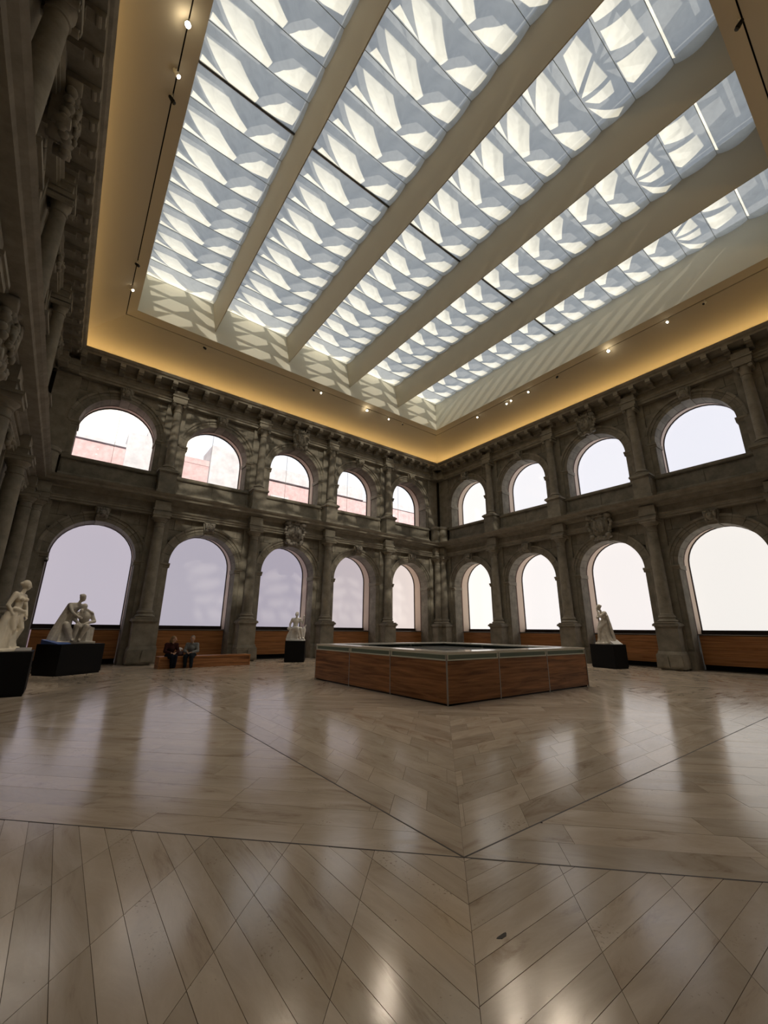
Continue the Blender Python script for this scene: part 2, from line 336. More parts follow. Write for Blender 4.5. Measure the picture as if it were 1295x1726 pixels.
# engaged columns, x = 0 on the axis
def col_meshes(level):
    if level == 0: zp, zb, zs, zc, ze, rb, rt = 0, 1.69, 1.98, 5.36, 5.86, .225, .185
    else: zp, zb, zs, zc, ze, rb, rt = 6.72, 7.80, 8.0, 10.62, 11.1, .185, .155
    cy = -.32; H = zc-zs
    prof = [(rb+.02, zs), (rb+.02, zs+.04), (rb, zs+.07)]+[(rb+(rt-rb)*t**1.6, zs+.07+(H-.11)*t) for t in [i/8 for i in range(9)]]+[(rt+.025, zc-.03), (rt+.025, zc), (rt, zc)]
    out = {'shaft': MB().lathe(prof, 0, cy, 24)}
    b = MB(); t = zs-zb
    b.lathe([(rb+.05, zs), (rb+.075, zs-.2*t), (rb+.05, zs-.32*t), (rb+.035, zs-.42*t), (rb+.06, zs-.52*t), (rb+.115, zs-.62*t), (rb+.12, zs-.74*t), (rb+.09, zs-.84*t), (rb+.09, zb)][::-1], 0, cy, 24)
    b.box(-rb-.12, rb+.12, cy-rb-.12, .05, zb, zb+.16*t); out['column_base'] = b
    c = MB(); q = ze-zc
    if level == 0:
        c.lathe([(rt, zc), (rt, zc+.3*q), (rt+.03, zc+.34*q), (rt+.03, zc+.42*q), (rt+.10, zc+.62*q), (rt+.10, zc+.68*q)], 0, cy, 24)
        c.box(-rt-.13, rt+.13, cy-rt-.13, .06, zc+.66*q, ze-.03); c.box(-rt-.16, rt+.16, cy-rt-.16, .06, ze-.07, ze)
    else:
        c.lathe([(rt, zc), (rt+.01, zc+.3*q), (rt+.05, zc+.45*q), (rt+.05, zc+.7*q)], 0, cy, 20)
        for s in (-1, 1):                       # scroll volutes
            c.tube((s*(rt+.05), cy-rt-.08, zc+.55*q), (s*(rt+.05), .0, zc+.55*q), .07, 12)
            c.tube((s*(rt+.05), cy-rt-.10, zc+.55*q), (s*(rt+.05), cy-rt-.06, zc+.55*q), .035, 8)
        c.box(-rt-.12, rt+.12, cy-rt-.10, .06, zc+.72*q, ze)
    out['capital'] = c
    p = MB(); hw = .37 if level == 0 else .33; fy = -.60
    z1 = zb-.13
    p.box(-hw, hw, fy, .1, zp, z1)
    p.box(-hw-.03, hw+.03, fy-.03, .1, z1-.03, z1+.02); p.box(-hw-.075, hw+.075, fy-.075, .1, z1+.02, zb-.03); p.box(-hw-.05, hw+.05, fy-.05, .1, zb-.03, zb)
    if level == 1: p.box(-hw-.04, hw+.04, fy-.04, .1, zp, zp+.14)
    out['pedestal'] = p
    if level == 0:
        q_ = MB(); q_.box(-.46, .46, -.79, .1, .05, .56, .02, .02); q_.box(-.42, .42, -.70, .1, .56, .66, .04, .03); q_.box(-.44, -.02, -.82, -.76, .10, .50, .03, 0); q_.box(.02, .44, -.82, -.76, .12, .52, .03, 0)
        q_.box(-.36, .36, -.72, .1, 0, .06); out['plinth'] = q_
    return {k: autosmooth(v.mesh(k, STONE2 if k in ('column_base', 'capital') else STONE), 30) for k, v in out.items()}
COLM = [col_meshes(0), col_meshes(1)]
# pilaster strip standing behind each column
BACKP = [MB().box(-.40, .40, -.06, .12, z0, z1).mesh('pilaster', STONE2) for z0, z1 in ((.66, 5.86), (7.8, 11.1))]
BRK = MB()
BRK.box(-.095, .095, -.80, -.16, 11.72, 11.86); BRK.box(-.095, .095, -.52, -.16, 11.60, 11.72); BRK.tube((-.095, -.70, 11.72), (.095, -.70, 11.72), .05, 10)
BRKM = BRK.mesh('bracket', STONE2)
RES = [MB(), MB()]
RES[0].box(-.31, .31, -.50, -.12, 5.86, 6.02); RES[0].box(-.34, .34, -.54, -.12, 6.02, 6.09); RES[0].box(-.30, .30, -.49, -.12, 6.09, 6.42)
RES[1].box(-.30, .30, -.50, -.12, 11.10, 11.30); RES[1].box(-.33, .33, -.54, -.12, 11.30, 11.38); RES[1].box(-.28, .28, -.47, -.12, 11.38, 11.60)
RESM = [r.mesh('entablature_block', STONE2) for r in RES]
# parapet panel of the upper level between pedestals
PP = MB(); PP.box(-1.66, 1.66, .02, .5, 6.70, 7.64); PP.run([(.5, 7.60), (-.05, 7.60), (-.08, 7.65), (-.08, 7.74), (.5, 7.74)], -1.66, 1.66)
PP.run([(.1, 6.85), (-.07, 6.85), (-.07, 6.97), (-.03, 7.02), (.1, 7.02)], -1.66, 1.66)
PP.box(-1.60, -1.52, -.02, .03, 7.02, 7.60); PP.box(1.52, 1.60, -.02, .03, 7.02, 7.60)
PP.box(-.04, .04, -.005, .03, 7.02, 7.60)
PARAM = PP.mesh('parapet', STONE)
win_no = [0]
LABS = {}
def build_wall(side, lit, detail=True):
    loc, rz = SIDES[side]
    mb = MB()
    EXT = 1.45
    for lvl, (z0, z1, spring, sill) in enumerate(((0, 6.30, LS, .001), (6.30, 12.1, US, 7.65))):
        mb.box(-EXT if True else 0, E0, .12, 1.5, z0, z1); mb.box(W-E0, W+EXT, .12, 1.5, z0, z1)
        for k in range(5):
            c = E0+BAY*(k+.5)
            if detail:
                arch_plate(mb, c-2, c+2, z0, z1, c, R0+.02, spring, sill, .12, .64)
                arch_plate(mb, c-2, c+2, z0, z1, c, 1.455, spring+.07, sill, .64, (1.36, 1.24)[lvl])
            else: mb.box(c-2, c+2, .12, 1.5, z0, z1)
    wall = mb.build('wall_'+side, MORTAR if detail else STONE)
    wall.location = loc; wall.rotation_euler = (0, 0, rz); wall['kind'] = 'structure'
    lb, cat = LABS[side]; wall['label'] = lb; wall['category'] = 'wall'
    P = lambda name, me, x=0: link(name, me, wall, (x, 0, 0))
    # continuous entablatures
    P('architrave', MB().run([(.15, 5.86), (-.22, 5.86), (-.22, 5.94), (-.26, 5.95), (-.26, 6.02), (-.31, 6.06), (-.31, 6.09), (-.20, 6.10), (-.20, 6.38), (.15, 6.38)], 0, W, True).mesh('architrave', STONE2))
    P('cornice', MB().run([(.15, 6.36), (-.26, 6.36), (-.30, 6.42), (-.42, 6.47), (-.44, 6.50), (-.68, 6.51), (-.70, 6.60), (-.78, 6.64), (-.84, 6.70), (-.10, 6.74), (.15, 6.74)], 0, W, True).mesh('cornice', STONE2))
    P('architrave', MB().run([(.15, 11.10), (-.20, 11.10), (-.20, 11.20), (-.24, 11.21), (-.24, 11.30), (-.30, 11.35), (-.30, 11.38), (-.18, 11.39), (-.18, 11.62), (.15, 11.62)], 0, W, True).mesh('architrave', STONE2))
    P('cornice', MB().run([(.15, 11.60), (-.20, 11.60), (-.24, 11.66), (-.24, 11.84), (-.80, 11.86), (-.82, 11.93), (-.88, 11.96), (-.94, 12.04), (-.94, 12.06), (.15, 12.10)], 0, W, True).mesh('cornice', STONE2))
    n = 30
    for i in range(n):
        x = E0+BAY*5*(i+.5)/n; P('bracket', BRKM, x)
    for lvl in (0, 1):
        for k in range(6):
            x = E0+BAY*k
            P('pilaster', BACKP[lvl], x); P('entablature_block', RESM[lvl], x)
            if lvl == 1 and k in (0, 5):
                # the corner keeps only a rounded pedestal stub and flat pilasters
                st = MB(); st.lathe([(.30, 6.72), (.34, 6.74), (.34, 6.86), (.29, 6.90), (.29, 7.62), (.35, 7.66), (.35, 7.78), (.26, 7.84), (.0, 7.86)], x, -.24, 24)
                P('corner_pedestal', autosmooth(st.mesh('corner_pedestal', STONE2)))
                continue
            col = P('column', COLM[lvl]['shaft'], x)
            for nm, me in COLM[lvl].items():
                if nm != 'shaft': link(nm, me, col)
    for k in range(5):
        c = E0+BAY*(k+.5)
        P('parapet', PARAM, c)
        if not detail: continue
        for me in STONES: P('stone_block', me, c)
        for lvl, spring in enumerate((LS, US)):
            ar = P('keystone', KEY[spring], c)
            for s in (-1, 1): P('jamb', JAMB[(lvl, s)], c); P('impost', IMPM[(lvl, s)], c)
            for me in VOUS[spring]: P('voussoir', me, c)
    return wall
LABS['back'] = ('weathered grey granite cloister wall with two tiers of arches, bands of dappled sunlight on its upper tier', 'wall')
LABS['right'] = ('dark grey granite cloister wall with bright white arched windows on the right', 'wall')
LABS['left'] = ('very dark granite cloister wall seen edge-on along the left side', 'wall')
LABS['front'] = ('granite wall behind the viewer closing the courtyard', 'wall')
WALLS = {s: build_wall(s, True, s != 'front') for s in SIDES}

# windows
def window(side, k, level, rgb, label, strength=1.0):
    loc, rz = SIDES[side]; win_no[0] += 1
    c = E0+BAY*(k+.5); rot = Matrix.Rotation(rz, 4, 'Z'); p = Vector(loc)+rot @ Vector((c, 0, 0))
    w = empty('window_%d' % win_no[0], p, rz); tag(w, label, 'window', 'arched windows of the upper tier' if level else 'arched windows of the lower tier', 'structure')
    spring = (LS+.09, US+.055)[level]; r = (1.41, 1.445)[level]; yg = (1.27, 1.16)[level]; sill = (1.445, 7.70)[level]; z0 = (0, 7.66)[level]
    arch_lining(MB(), 0, R0-.010, .012, (LS, US)[level], sill-.2 if level == 0 else sill, .60, .665).build('edge_strip', BROWN, w)
    lin = MB(); arch_lining(lin, 0, r, .03, spring, 1.30 if level == 0 else z0, .665, yg+.06); lin.build('reveal', REVEAL, w)
    fr = MB(); arch_lining(fr, 0, r-.035, .03, spring, sill, yg-.05, yg+.03)
    fr.box(-r, r, yg-.05, yg+.03, sill-.04, sill); fr.build('frame', FRAME, w)
    if rgb: arch_pane(MB(), 0, r-.01, spring, sill, yg).build('roller_blind', blind('back-lit blind %d' % win_no[0], rgb, strength), w)
    else:
        pn = arch_pane(MB(), 0, r-.01, spring, sill, yg).build('pane', CLEAR, w)
        for x in (-.03,): MB().box(x-.006, x+.006, yg-.02, yg-.001, sill, spring+r-.05).build('glazing_bar', METAL, w)
    if level == 0:
        MB().box(-r-.03, -r, .665, yg+.06, 0, 1.30).build('side_lining', MORTAR, w); MB().box(r, r+.03, .665, yg+.06, 0, 1.30).build('side_lining', MORTAR, w)
        wn = MB().box(-1.345, 1.345, .62, .68, .18, 1.25).build('wood_panelling', FRAME, w)
        for i in range(4):
            z = .19+i*.2625; MB().box(-1.34, 1.34, .585, .64, z, z+.257).build('board', WOODB, wn)
        MB().box(-1.42, 1.42, .64, yg, 1.25, 1.30).build('sill', FRAME, w)
        MB().box(-1.39, 1.39, .56, .66, 1.26, 1.285).build('trim_strip', METAL, wn)
        MB().box(-1.345, 1.345, .68, .72, 0, .18).build('kick_board', BLACK, w)
        MB().box(-1.42, 1.42, yg-.09, yg+.03, 1.30, 1.44).build('bottom_rail', FRAME, w)
    else: MB().box(-1.44, 1.44, .2, yg, 7.6, 7.69).build('sill', FRAME, w)
    return w
low_back = [(186, 179, 191), (172, 167, 180), (166, 160, 174), (188, 178, 183), (226, 212, 206)]
ordn = ['leftmost', 'second from the left', 'middle', 'fourth from the left', 'corner']
for k in range(5):
    window('back', k, 0, low_back[k], 'lilac-blinded arched lower window of the back wall, %s of five' % ordn[k])
    window('back', k, 1, None, 'clear arched upper window of the back wall showing brick roofs, %s of five' % ordn[k])
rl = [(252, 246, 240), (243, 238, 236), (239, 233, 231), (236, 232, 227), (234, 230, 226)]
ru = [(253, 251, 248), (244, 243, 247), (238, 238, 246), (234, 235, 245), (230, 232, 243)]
ordr = ['nearest the corner', 'second from the corner', 'third from the corner, behind the robed statue', 'fourth from the corner, at the right edge of the view', 'fifth from the corner, beyond the right edge']
ordu = ['nearest the corner', 'second from the corner', 'third from the corner', 'fourth from the corner', 'fifth from the corner']
for k in range(5):
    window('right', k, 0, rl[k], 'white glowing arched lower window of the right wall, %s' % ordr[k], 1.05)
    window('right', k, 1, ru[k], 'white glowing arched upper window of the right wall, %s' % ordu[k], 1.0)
for k in range(5):
    n_ = ['nearest the viewer', 'second nearest', 'middle', 'fourth', 'beside the back wall'][k]
    window('left', k, 0, (40, 36, 32), 'unlit arched lower window of the left wall, %s' % n_, .2)
    window('left', k, 1, (40, 36, 32), 'unlit arched upper window of the left wall, %s' % n_, .2)

# ------------------------------------------------------------------ floor
c0 = CEN; H1 = 6.31
def clip_poly(poly, a, b, c):     # keep a*x+b*y <= c
    out = []
    for i in range(len(poly)):
        p, q = poly[i], poly[(i+1) % len(poly)]; dp, dq = a*p[0]+b*p[1]-c, a*q[0]+b*q[1]-c
        if dp <= 0: out.append(p)
        if (dp < 0 < dq) or (dq < 0 < dp):
            t = dp/(dp-dq); out.append((p[0]+t*(q[0]-p[0]), p[1]+t*(q[1]-p[1])))
    return out
GP = .0012
pieces = []       # (poly, direction angle)
def fill(region, ang, width, cutlen, org, cutang=None, seedoff=0, jitter=0.0, staggered=True):
    """planks of given width running along ang inside the convex region (list of half-planes on centred coords)"""
    d = (math.cos(ang), math.sin(ang)); nrm = (-d[1], d[0]); rg = random.Random(seedoff)
    xs = [p[0]*d[0]+p[1]*d[1] for p in region]; ys = [p[0]*nrm[0]+p[1]*nrm[1] for p in region]
    ca = cutang if cutang is not None else ang+PI/2
    # cut lines: direction ca, distance along its normal
    cn = (-math.sin(ca), math.cos(ca)); cs = [p[0]*cn[0]+p[1]*cn[1] for p in region]
    j = math.floor((min(ys)-org)/width)
    while org+j*width < max(ys):
        lo, hi = org+j*width+GP, org+(j+1)*width-GP
        base = clip_poly(clip_poly(region, nrm[0], nrm[1], hi), -nrm[0], -nrm[1], -lo)
        if len(base) >= 3:
            sh = (rg.choice((0, .5)) + rg.uniform(-.15, .15))*cutlen if staggered else 0
            k = math.floor((min(cs)-sh)/cutlen)
            while sh+k*cutlen < max(cs):
                a0, a1 = sh+k*cutlen+GP, sh+(k+1)*cutlen-GP
                q = clip_poly(clip_poly(base, cn[0], cn[1], a1), -cn[0], -cn[1], -a0)
                if len(q) >= 3:
                    A = abs(sum(q[i][0]*q[(i+1) % len(q)][1]-q[(i+1) % len(q)][0]*q[i][1] for i in range(len(q))))/2
                    if A > 2e-4: pieces.append((q, ang, A))
                k += 1
        j += 1
G2 = .005
HB = W/2+.5
sq = [(-HB, -HB), (HB, -HB), (HB, HB), (-HB, HB)]
s2 = math.sqrt(.5)
for qd in range(4):      # build in the quadrant of the viewer (-x,-y) and rotate for the others
    start = len(pieces)
    # R0 beyond the outer diamond
    corner = clip_poly(sq, 1, 1, -2*H1-G2*1.4)
    left = clip_poly(corner, 1, -1, 0); right = clip_poly(corner, -1, 1, 0)
    near = (qd == 0)
    wd = .1425 if near else .57
    fill(left, PI/2, wd, .56 if near else 2.2, 8.34+.007, PI/4, 11, staggered=False)
    fill(right, 0, wd, .56 if near else 2.2, -8.34, PI/4, 12, staggered=False)
    # R1 triangle strip west of the inner square, two mitred halves
    tri = clip_poly(clip_poly(clip_poly(sq, 1, 0, -H1-G2), -1, -1, 2*H1-G2*1.4), -1, 1, 2*H1-G2*1.4)
    lo = clip_poly(tri, 0, 1, -.001); hi = clip_poly(tri, 0, -1, -.001)
    fill(lo, -PI/4, .285, 1.15, -2*H1*s2, None, 21+qd); fill(hi, PI/4, .285, 1.15, 2*H1*s2, None, 22+qd)
    # R2 corner triangle of the inner square
    cr_ = clip_poly(clip_poly(clip_poly(sq, -1, 0, H1-G2), 0, -1, H1-G2), 1, 1, -H1-.003)
    a = clip_poly(cr_, 1, -1, -.001); b = clip_poly(cr_, -1, 1, -.001)
    fill(a, PI/2, .285, .56, H1, PI/4, 31+qd); fill(b, 0, .285, .56, -H1, PI/4, 32+qd)
    # R3 inside the inner diamond, quadrant
    dm = clip_poly(clip_poly(clip_poly(sq, -1, -1, H1-.003), 1, 0, -.001), 0, 1, -.001)
    fill(dm, -PI/4, .285, 1.15, -H1*s2, None, 41+qd)
    if qd:
        ca_, sa_ = [(1, 0), (0, 1), (-1, 0), (0, -1)][qd]
        for i in range(start, len(pieces)):
            q, an, A = pieces[i]; pieces[i] = ([(x*ca_-y*sa_, x*sa_+y*ca_) for x, y in q], an+qd*PI/2, A)
pieces = [([(x+c0, y+c0) for x, y in q], an, A) for q, an, A in pieces]
def inview(q):
    cx_ = sum(p[0] for p in q)/len(q); cy_ = sum(p[1] for p in q)/len(q); d = Vector((cx_, cy_, 0))-CAMP
    zc_ = d.dot(_f)
    if zc_ < .3: return 0
    X, Y = 647.5+FPX*d.dot(_r2)/zc_, 863-FPX*d.dot(_u2)/zc_
    if not (-60 < X < 1355 and Y < 1790): return 0
    return 1/zc_**3
pieces.sort(key=lambda t: -inview(t[0])*t[2])
pieces = [t for t in pieces if min(p[0] for p in t[0]) > -W-1.3 and min(p[1] for p in t[0]) > -W-1.3]
def slab_mesh(ps, name):
    vs, fs, uvs, tn = [], [], [], []; rg = random.Random(len(ps)*3+int(ps[0][0][0][0]*1000))
    for q, an, A in ps:
        n = len(vs); m = len(q); d = (math.cos(an), math.sin(an)); ou, ov, t = rg.uniform(0, 50), rg.uniform(0, 50), rg.random()
        dz = rg.uniform(-.0006, .0006); cx_ = sum(p[0] for p in q)/m; cy_ = sum(p[1] for p in q)/m
        vs += [(x, y, dz) for x, y in q]+[(x, y, -.012) for x, y in q]
        ff = [tuple(range(n, n+m))]+[(n+i, n+m+i, n+m+(i+1) % m, n+(i+1) % m) for i in range(m)]
        fs += ff
        for f in ff:
            tn.append(t)
            for vi in f:
                x, y = vs[vi][0]-cx_, vs[vi][1]-cy_; uvs += [x*d[0]+y*d[1]+ou, -x*d[1]+y*d[0]+ov]
    me = bpy.data.meshes.new(name); me.from_pydata(vs, [], fs); me.materials.append(FLOORM)
    uvl = me.uv_layers.new(name='UVMap'); uvl.data.foreach_set('uv', uvs)
    at = me.attributes.new('tone', 'FLOAT', 'FACE'); at.data.foreach_set('value', tn)
    return me
floor = MB().box(-W-1.5, 1.5, -W-1.5, 1.5, -.30, -.006).build('floor', mat('dark joint grout', (.17, .125, .09, 1), .8, .2))
tag(floor, 'polished cream limestone floor laid in chevrons and squares with dark joint lines', 'floor', kind='structure')
for t in pieces[:298]: link('floor_slab', slab_mesh([t], 'floor_slab'), floor)
rest = link('floor_slab', slab_mesh(pieces[298:], 'floor_slabs'), floor); rest['kind'] = 'stuff'
JM = mat('dark bronze joint strip', (.035, .022, .014, 1), .5, .4)
for a, b in (((-H1, -H1), (-H1, H1)), ((-H1, -H1), (H1, -H1)), ((H1, -H1), (H1, H1)), ((-H1, H1), (H1, H1)), ((-HB, -2*H1+HB), (-2*H1+HB, -HB)), ((-HB, 2*H1-HB), (-2*H1+HB, HB)), ((HB, 2*H1-HB), (2*H1-HB, HB)), ((HB, -2*H1+HB), (2*H1-HB, -HB))):
    a = Vector(a+(0,)); b = Vector(b+(0,)); d = (b-a).normalized(); n_ = Vector((-d.y, d.x, 0))*.006; o_ = Vector((c0, c0, 0))
    MB().flat([tuple((q+o_).xy) for q in (a-n_, b-n_, b+n_, a+n_)], -.006, .0008).build('joint_strip', JM, floor)
# a dark knot lying in one slab
kn = MB(); kn.flat([(-17.265+.03*math.cos(a)*(1+.3*math.sin(3*a)), -17.46+.014*math.sin(a)*(1+.3*math.cos(2*a))) for a in [2*PI*i/14 for i in range(14)]], -.004, .0012)
link('dark_inclusion', kn.mesh('dark_inclusion', mat('dark brown fossil', (.03, .022, .016, 1), .6)), floor)

# ------------------------------------------------------------------ ceiling: cove, soffit, light well
ZO = 13.51; XI = 2.30
ceil = MB()
for side in SIDES:
    loc, rz = SIDES[side]; R = Matrix.Translation(loc) @ Matrix.Rotation(rz, 4, 'Z')
    # cove profile: outer skin (d = inward distance, z)
    prof = [(-1.5, 12.08), (.20, 12.10), (.20, 12.42), (.28, 12.52), (.45, 12.62), (.9, 12.83), (1.35, 13.05), (1.70, 13.23), (1.955, 13.37), (1.955, 13.46), (1.985, 13.46), (1.985, 13.39), (XI, ZO), (XI-.02, ZO+.02), (XI-.12, 14.2), (-1.5, 14.2)]
    vs = []
    for e in (0, 1):
        for d, z in prof: vs.append(R @ Vector((d if e == 0 else W-d, -d, z)))
    n = len(prof); ceil.add(vs, [(i, n+i, n+(i+1) % n, (i+1) % n) for i in range(n)])
ceilo = ceil.build('ceiling', CEIL); tag(ceilo, 'sloping cream cove ceiling glowing amber along its lower edge', 'ceiling', kind='structure')
for side in SIDES:
    loc, rz = SIDES[side]; R = Matrix.Translation(loc) @ Matrix.Rotation(rz, 4, 'Z')
    m_ = MB(); q = [(XI, ZO+.003), (XI, 15.52), (XI-.15, 15.52), (XI-.15, ZO+.1)]
    vs = [R @ Vector((d if e == 0 else W-d, -d, z)) for e in (0, 1) for d, z in q]
    m_.add(vs, [(i, 4+i, 4+(i+1) % 4, (i+1) % 4) for i in range(4)]); m_.build('light_well_side', WELL, ceilo)
    s_ = MB(); q = [(1.957, 13.45), (1.983, 13.45), (1.983, 13.44), (1.957, 13.44)]
    vs = [R @ Vector((d if e == 0 else W-d, -d, z)) for e in (0, 1) for d, z in q]
    s_.add(vs, [(i, 4+i, 4+(i+1) % 4, (i+1) % 4) for i in range(4)]); s_.build('track_slot', SLOTM, ceilo)
# beams
BX = [-16.13+.0, -12.60, -9.05, -5.66]; BW = .24
EDG = [(-W+XI, BX[0])]+[(BX[i]+BW, BX[i+1]) for i in range(3)]+[(BX[3]+BW, -XI)]
for x in BX:
    b = MB(); b.run([(0, 0)], 0, 0) if 0 else None
    y0, y1 = -W+XI, -XI; v = [(x+BW-.03, y0, 14.0), (x+BW, y0, 14.0), (x+BW, y0, 15.55), (x-.06, y0, 15.55)]; v += [(a, y1, c) for a, _, c in v]
    b.add(v, [(0, 1, 2, 3), (7, 6, 5, 4)]+[(i, 4+i, 4+(i+1) % 4, (i+1) % 4) for i in range(4)]); b.build('ceiling_beam', BEAM, ceilo)
# ------------------------------------------------------------------ skylight
sky = MB().box(-W+XI-.2, -W+XI-.1, -W+XI, -XI, 15.5, 15.6).build('skylight', METAL); tag(sky, 'big rectangular skylight of sagging translucent panels between five ceiling beams bays', 'skylight', kind='structure')
NP = 18; PY0 = -W+XI; PIT = (W-2*XI)/NP; SZ = 15.36; HSH = .42
def panel_mesh(w, sag):
    vs = []; n = 12; m = 4
    for j in range(n+1):
        y = PIT*j/n; z = -sag*math.sin(PI*j/n)**.8
        for i in range(m+1): vs.append((w*i/m, y, z))
    me = bpy.data.meshes.new('diffuser_panel'); me.from_pydata(vs, [], [(j*(m+1)+i, j*(m+1)+i+1, (j+1)*(m+1)+i+1, (j+1)*(m+1)+i) for j in range(n) for i in range(m)])
    me.materials.append(DIFFUSER); me.polygons.foreach_set('use_smooth', [True]*len(me.polygons)); return me
K_MAIN = [[(2.83, .74), (1.86, .77), (1.20, .33), (1.23, .04), (1.95, .04)], [(1.06, .04), (.92, .36), (.58, .72), (.17, .75), (.20, .28), (.66, .09)], [(2.78, .33), (1.98, .05), (2.82, .05)]]
K_D1 = [[(3.2, .02), (3.2, .13), (.2, .13), (.2, .02)]]
K_D2 = [[(2.17, .1), (2.05, .77), (1.36, .79), (1.6, .07)], [(1.24, .05), (1.20, .81), (.68, .83), (.50, .2), (.64, .05)], [(3.1, .1), (3.1, .78), (2.32, .78), (2.42, .09)]]
K_D3 = [[(1.24, .06), (1.80, .74), (1.20, .79)], [(1.10, .08), (1.07, .80), (.74, .76), (.81, .4)], [(.90, .06), (.20, .77), (.10, .60), (.35, .27)], [(1.42, .06), (2.5, .30), (2.6, .72), (1.95, .77)], [(2.8, .1), (3.1, .1), (3.1, .6)]]
from mathutils.geometry import tessellate_polygon
def plate_mesh(w, holes):
    # added plate, openings shaped to throw the lit patches onto the panels; r is measured from the right-hand beam, v from the back-wall side
    outer = [Vector((-.10, -.003, 0)), Vector((w+.10, -.003, 0)), Vector((w+.10, PIT-.003, 0)), Vector((-.10, PIT-.003, 0))]
    loops = [outer]
    for h in holes:
        q = [Vector((min(max(w-r, .04), w-.02), PIT-min(v, PIT-.02)*1.0, 0)) for r, v in h]
        q2 = []
        for p in q:
            if not q2 or (p-q2[-1]).length > .02: q2.append(p)
        if (q2[0]-q2[-1]).length < .02: q2.pop()
        if len(q2) < 3: continue
        A = sum(q2[i].x*q2[(i+1) % len(q2)].y-q2[(i+1) % len(q2)].x*q2[i].y for i in range(len(q2)))/2
        if abs(A) < .01: continue
        if A > 0: q2.reverse()
        loops.append(q2)
    tris = tessellate_polygon(loops); vs = [p for l in loops for p in l]
    me = bpy.data.meshes.new('shadow_mask'); me.from_pydata([tuple(p) for p in vs], [], [tuple(t) for t in tris]); me.materials.append(SHADOWMASK); return me
SHX, SHY = -.33*HSH, -1.40*HSH
for si, (xa, xb) in enumerate(EDG):
    w = xb-xa; pm = panel_mesh(w, .09); pmd = panel_mesh(w, .17); seam = MB().box(0, w, -.006, .006, -.012, .004).mesh('seam_bar', DIFFUSER)
    pls = {n_: plate_mesh(w, k) for n_, k in (('m', K_MAIN), (0, K_D1), (1, K_D2), (2, K_D3))}
    for j in range(NP):
        y = PY0+PIT*j
        p = link('diffuser_panel', pmd if j == 0 else pm, sky, (xa, y, SZ))
        if 0 < j: link('seam_bar', seam, p, (0, 0, 0))
        link('shadow_mask', pls[j if j < 3 else 'm'], sky, (xa+SHX, y+SHY, SZ+HSH))
    MB().box(xa, xb, -W/2-.035, -W/2+.005, SZ-.05, SZ+.02).build('joint_bar', DKMETAL, sky)
    MB().box(xa, xb, -W/2+.015, -W/2+.035, SZ-.04, SZ+.02).build('joint_bar', METAL, sky)

# ------------------------------------------------------------------ amber cove strips
LED = mat('amber light strip', (.9, .6, .3, 1), .5, .2, emit=((1.0, .68, .28, 1), 10.5))
for i, side in enumerate(SIDES):
    loc, rz = SIDES[side]
    o = MB().box(.50, W-.50, -.50, -.42, 12.09, 12.11).build('light_strip', LED); o.location = loc; o.rotation_euler = (0, 0, rz)
    tag(o, 'amber light strip hidden on top of the %s wall cornice' % side, 'light')

# ------------------------------------------------------------------ spotlights on the slot
SPOTS = [('left', -19.25+.06, -12.29, 2, 'brightly lit spotlight at the top left of the cove'), ('left', -19.22, -11.33, 1, 'small lit spotlight just beyond the bright one at the top left'),
 ('left', -19.20, -10.74, 0, 'dark unlit spotlight at the top left of the cove'), ('left', -19.19, -5.04, 0, 'dark unlit spotlight near the far end of the left cove'), ('left', -19.2, -3.71, 1, 'small lit spotlight near the far left cove corner'),
 ('back', -16.18, -1.93, 0, 'single unlit spotlight on the left of the back cove'), ('back', -10.79, -1.93, 0, 'unlit spotlight left of a lit pair at the middle of the back cove'), ('back', -10.39, -1.97, 1, 'small lit spotlight at the middle of the back cove'),
 ('back', -7.41, -1.97, 2, 'brightest lit spotlight of the back cove'), ('back', -5.87, -1.97, 1, 'lit spotlight right of the brightest one on the back cove'), ('back', -4.81, -1.97, 0, 'unlit spotlight nearest the corner on the back cove'),
 ('right', -1.95, -5.32, 1, 'small lit spotlight nearest the corner on the right cove'), ('right', -1.85, -7.28, 1, 'left one of a close pair of lit spotlights on the right cove'), ('right', -1.93, -7.62, 1, 'right one of a close pair of lit spotlights on the right cove'),
 ('right', -1.93, -8.68, 1, 'tiny lit spotlight right of the close pair on the right cove'), ('right', -1.95, -10.28, 0, 'unlit spotlight left of the big bright one on the right cove'), ('right', -1.97, -12.70, 2, 'brightest lit spotlight of the right cove'),
 ('right', -1.95, -15.02, 1, 'lit spotlight right of the brightest one on the right cove'), ('right', -1.95, -16.22, 0, 'unlit spotlight furthest right on the right cove'), ('front', -10.25, -19.14, 0, 'dark hanging spotlight at the top right corner of the view')]
LAMP = {1: mat('lit lamp lens', (1, .95, .85, 1), .3, emit=((1, .90, .72, 1), 14)), 2: mat('bright lamp lens', (1, .95, .85, 1), .3, emit=((1, .86, .62, 1), 70)), 0: mat('dark lamp lens', (.03, .03, .03, 1), .1)}
WHITEM = mat('white painted metal', (.7, .68, .62, 1), .4)
for side, x, y, lit, lab in SPOTS:
    t = empty('spotlight', (x, y, 13.25)); tag(t, lab, 'spotlight', 'spotlights along the ceiling slot')
    d = (CAMP-t.location).normalized() if lit == 2 else Vector((c0-x, c0-y, -9)).normalized()
    hc = (WHITEM if lit or side != 'front' and rng.random() < .4 else BLACK)
    MB().tube((0, 0, .0), (0, 0, .20), .012, 6).build('stem', WHITEM, t)
    h = MB(); h.cone(-d*.05, .038, d*.05, .05, 12); h.build('housing', hc, t, True)
    q = (Vector((0, 0, 1))).rotation_difference(d).to_euler(); l = MB().ball(d*.095, (.055, .055, .025) if lit == 2 else (.045, .045, .02), q, 12, 6).build('lens', LAMP[lit], t, True)

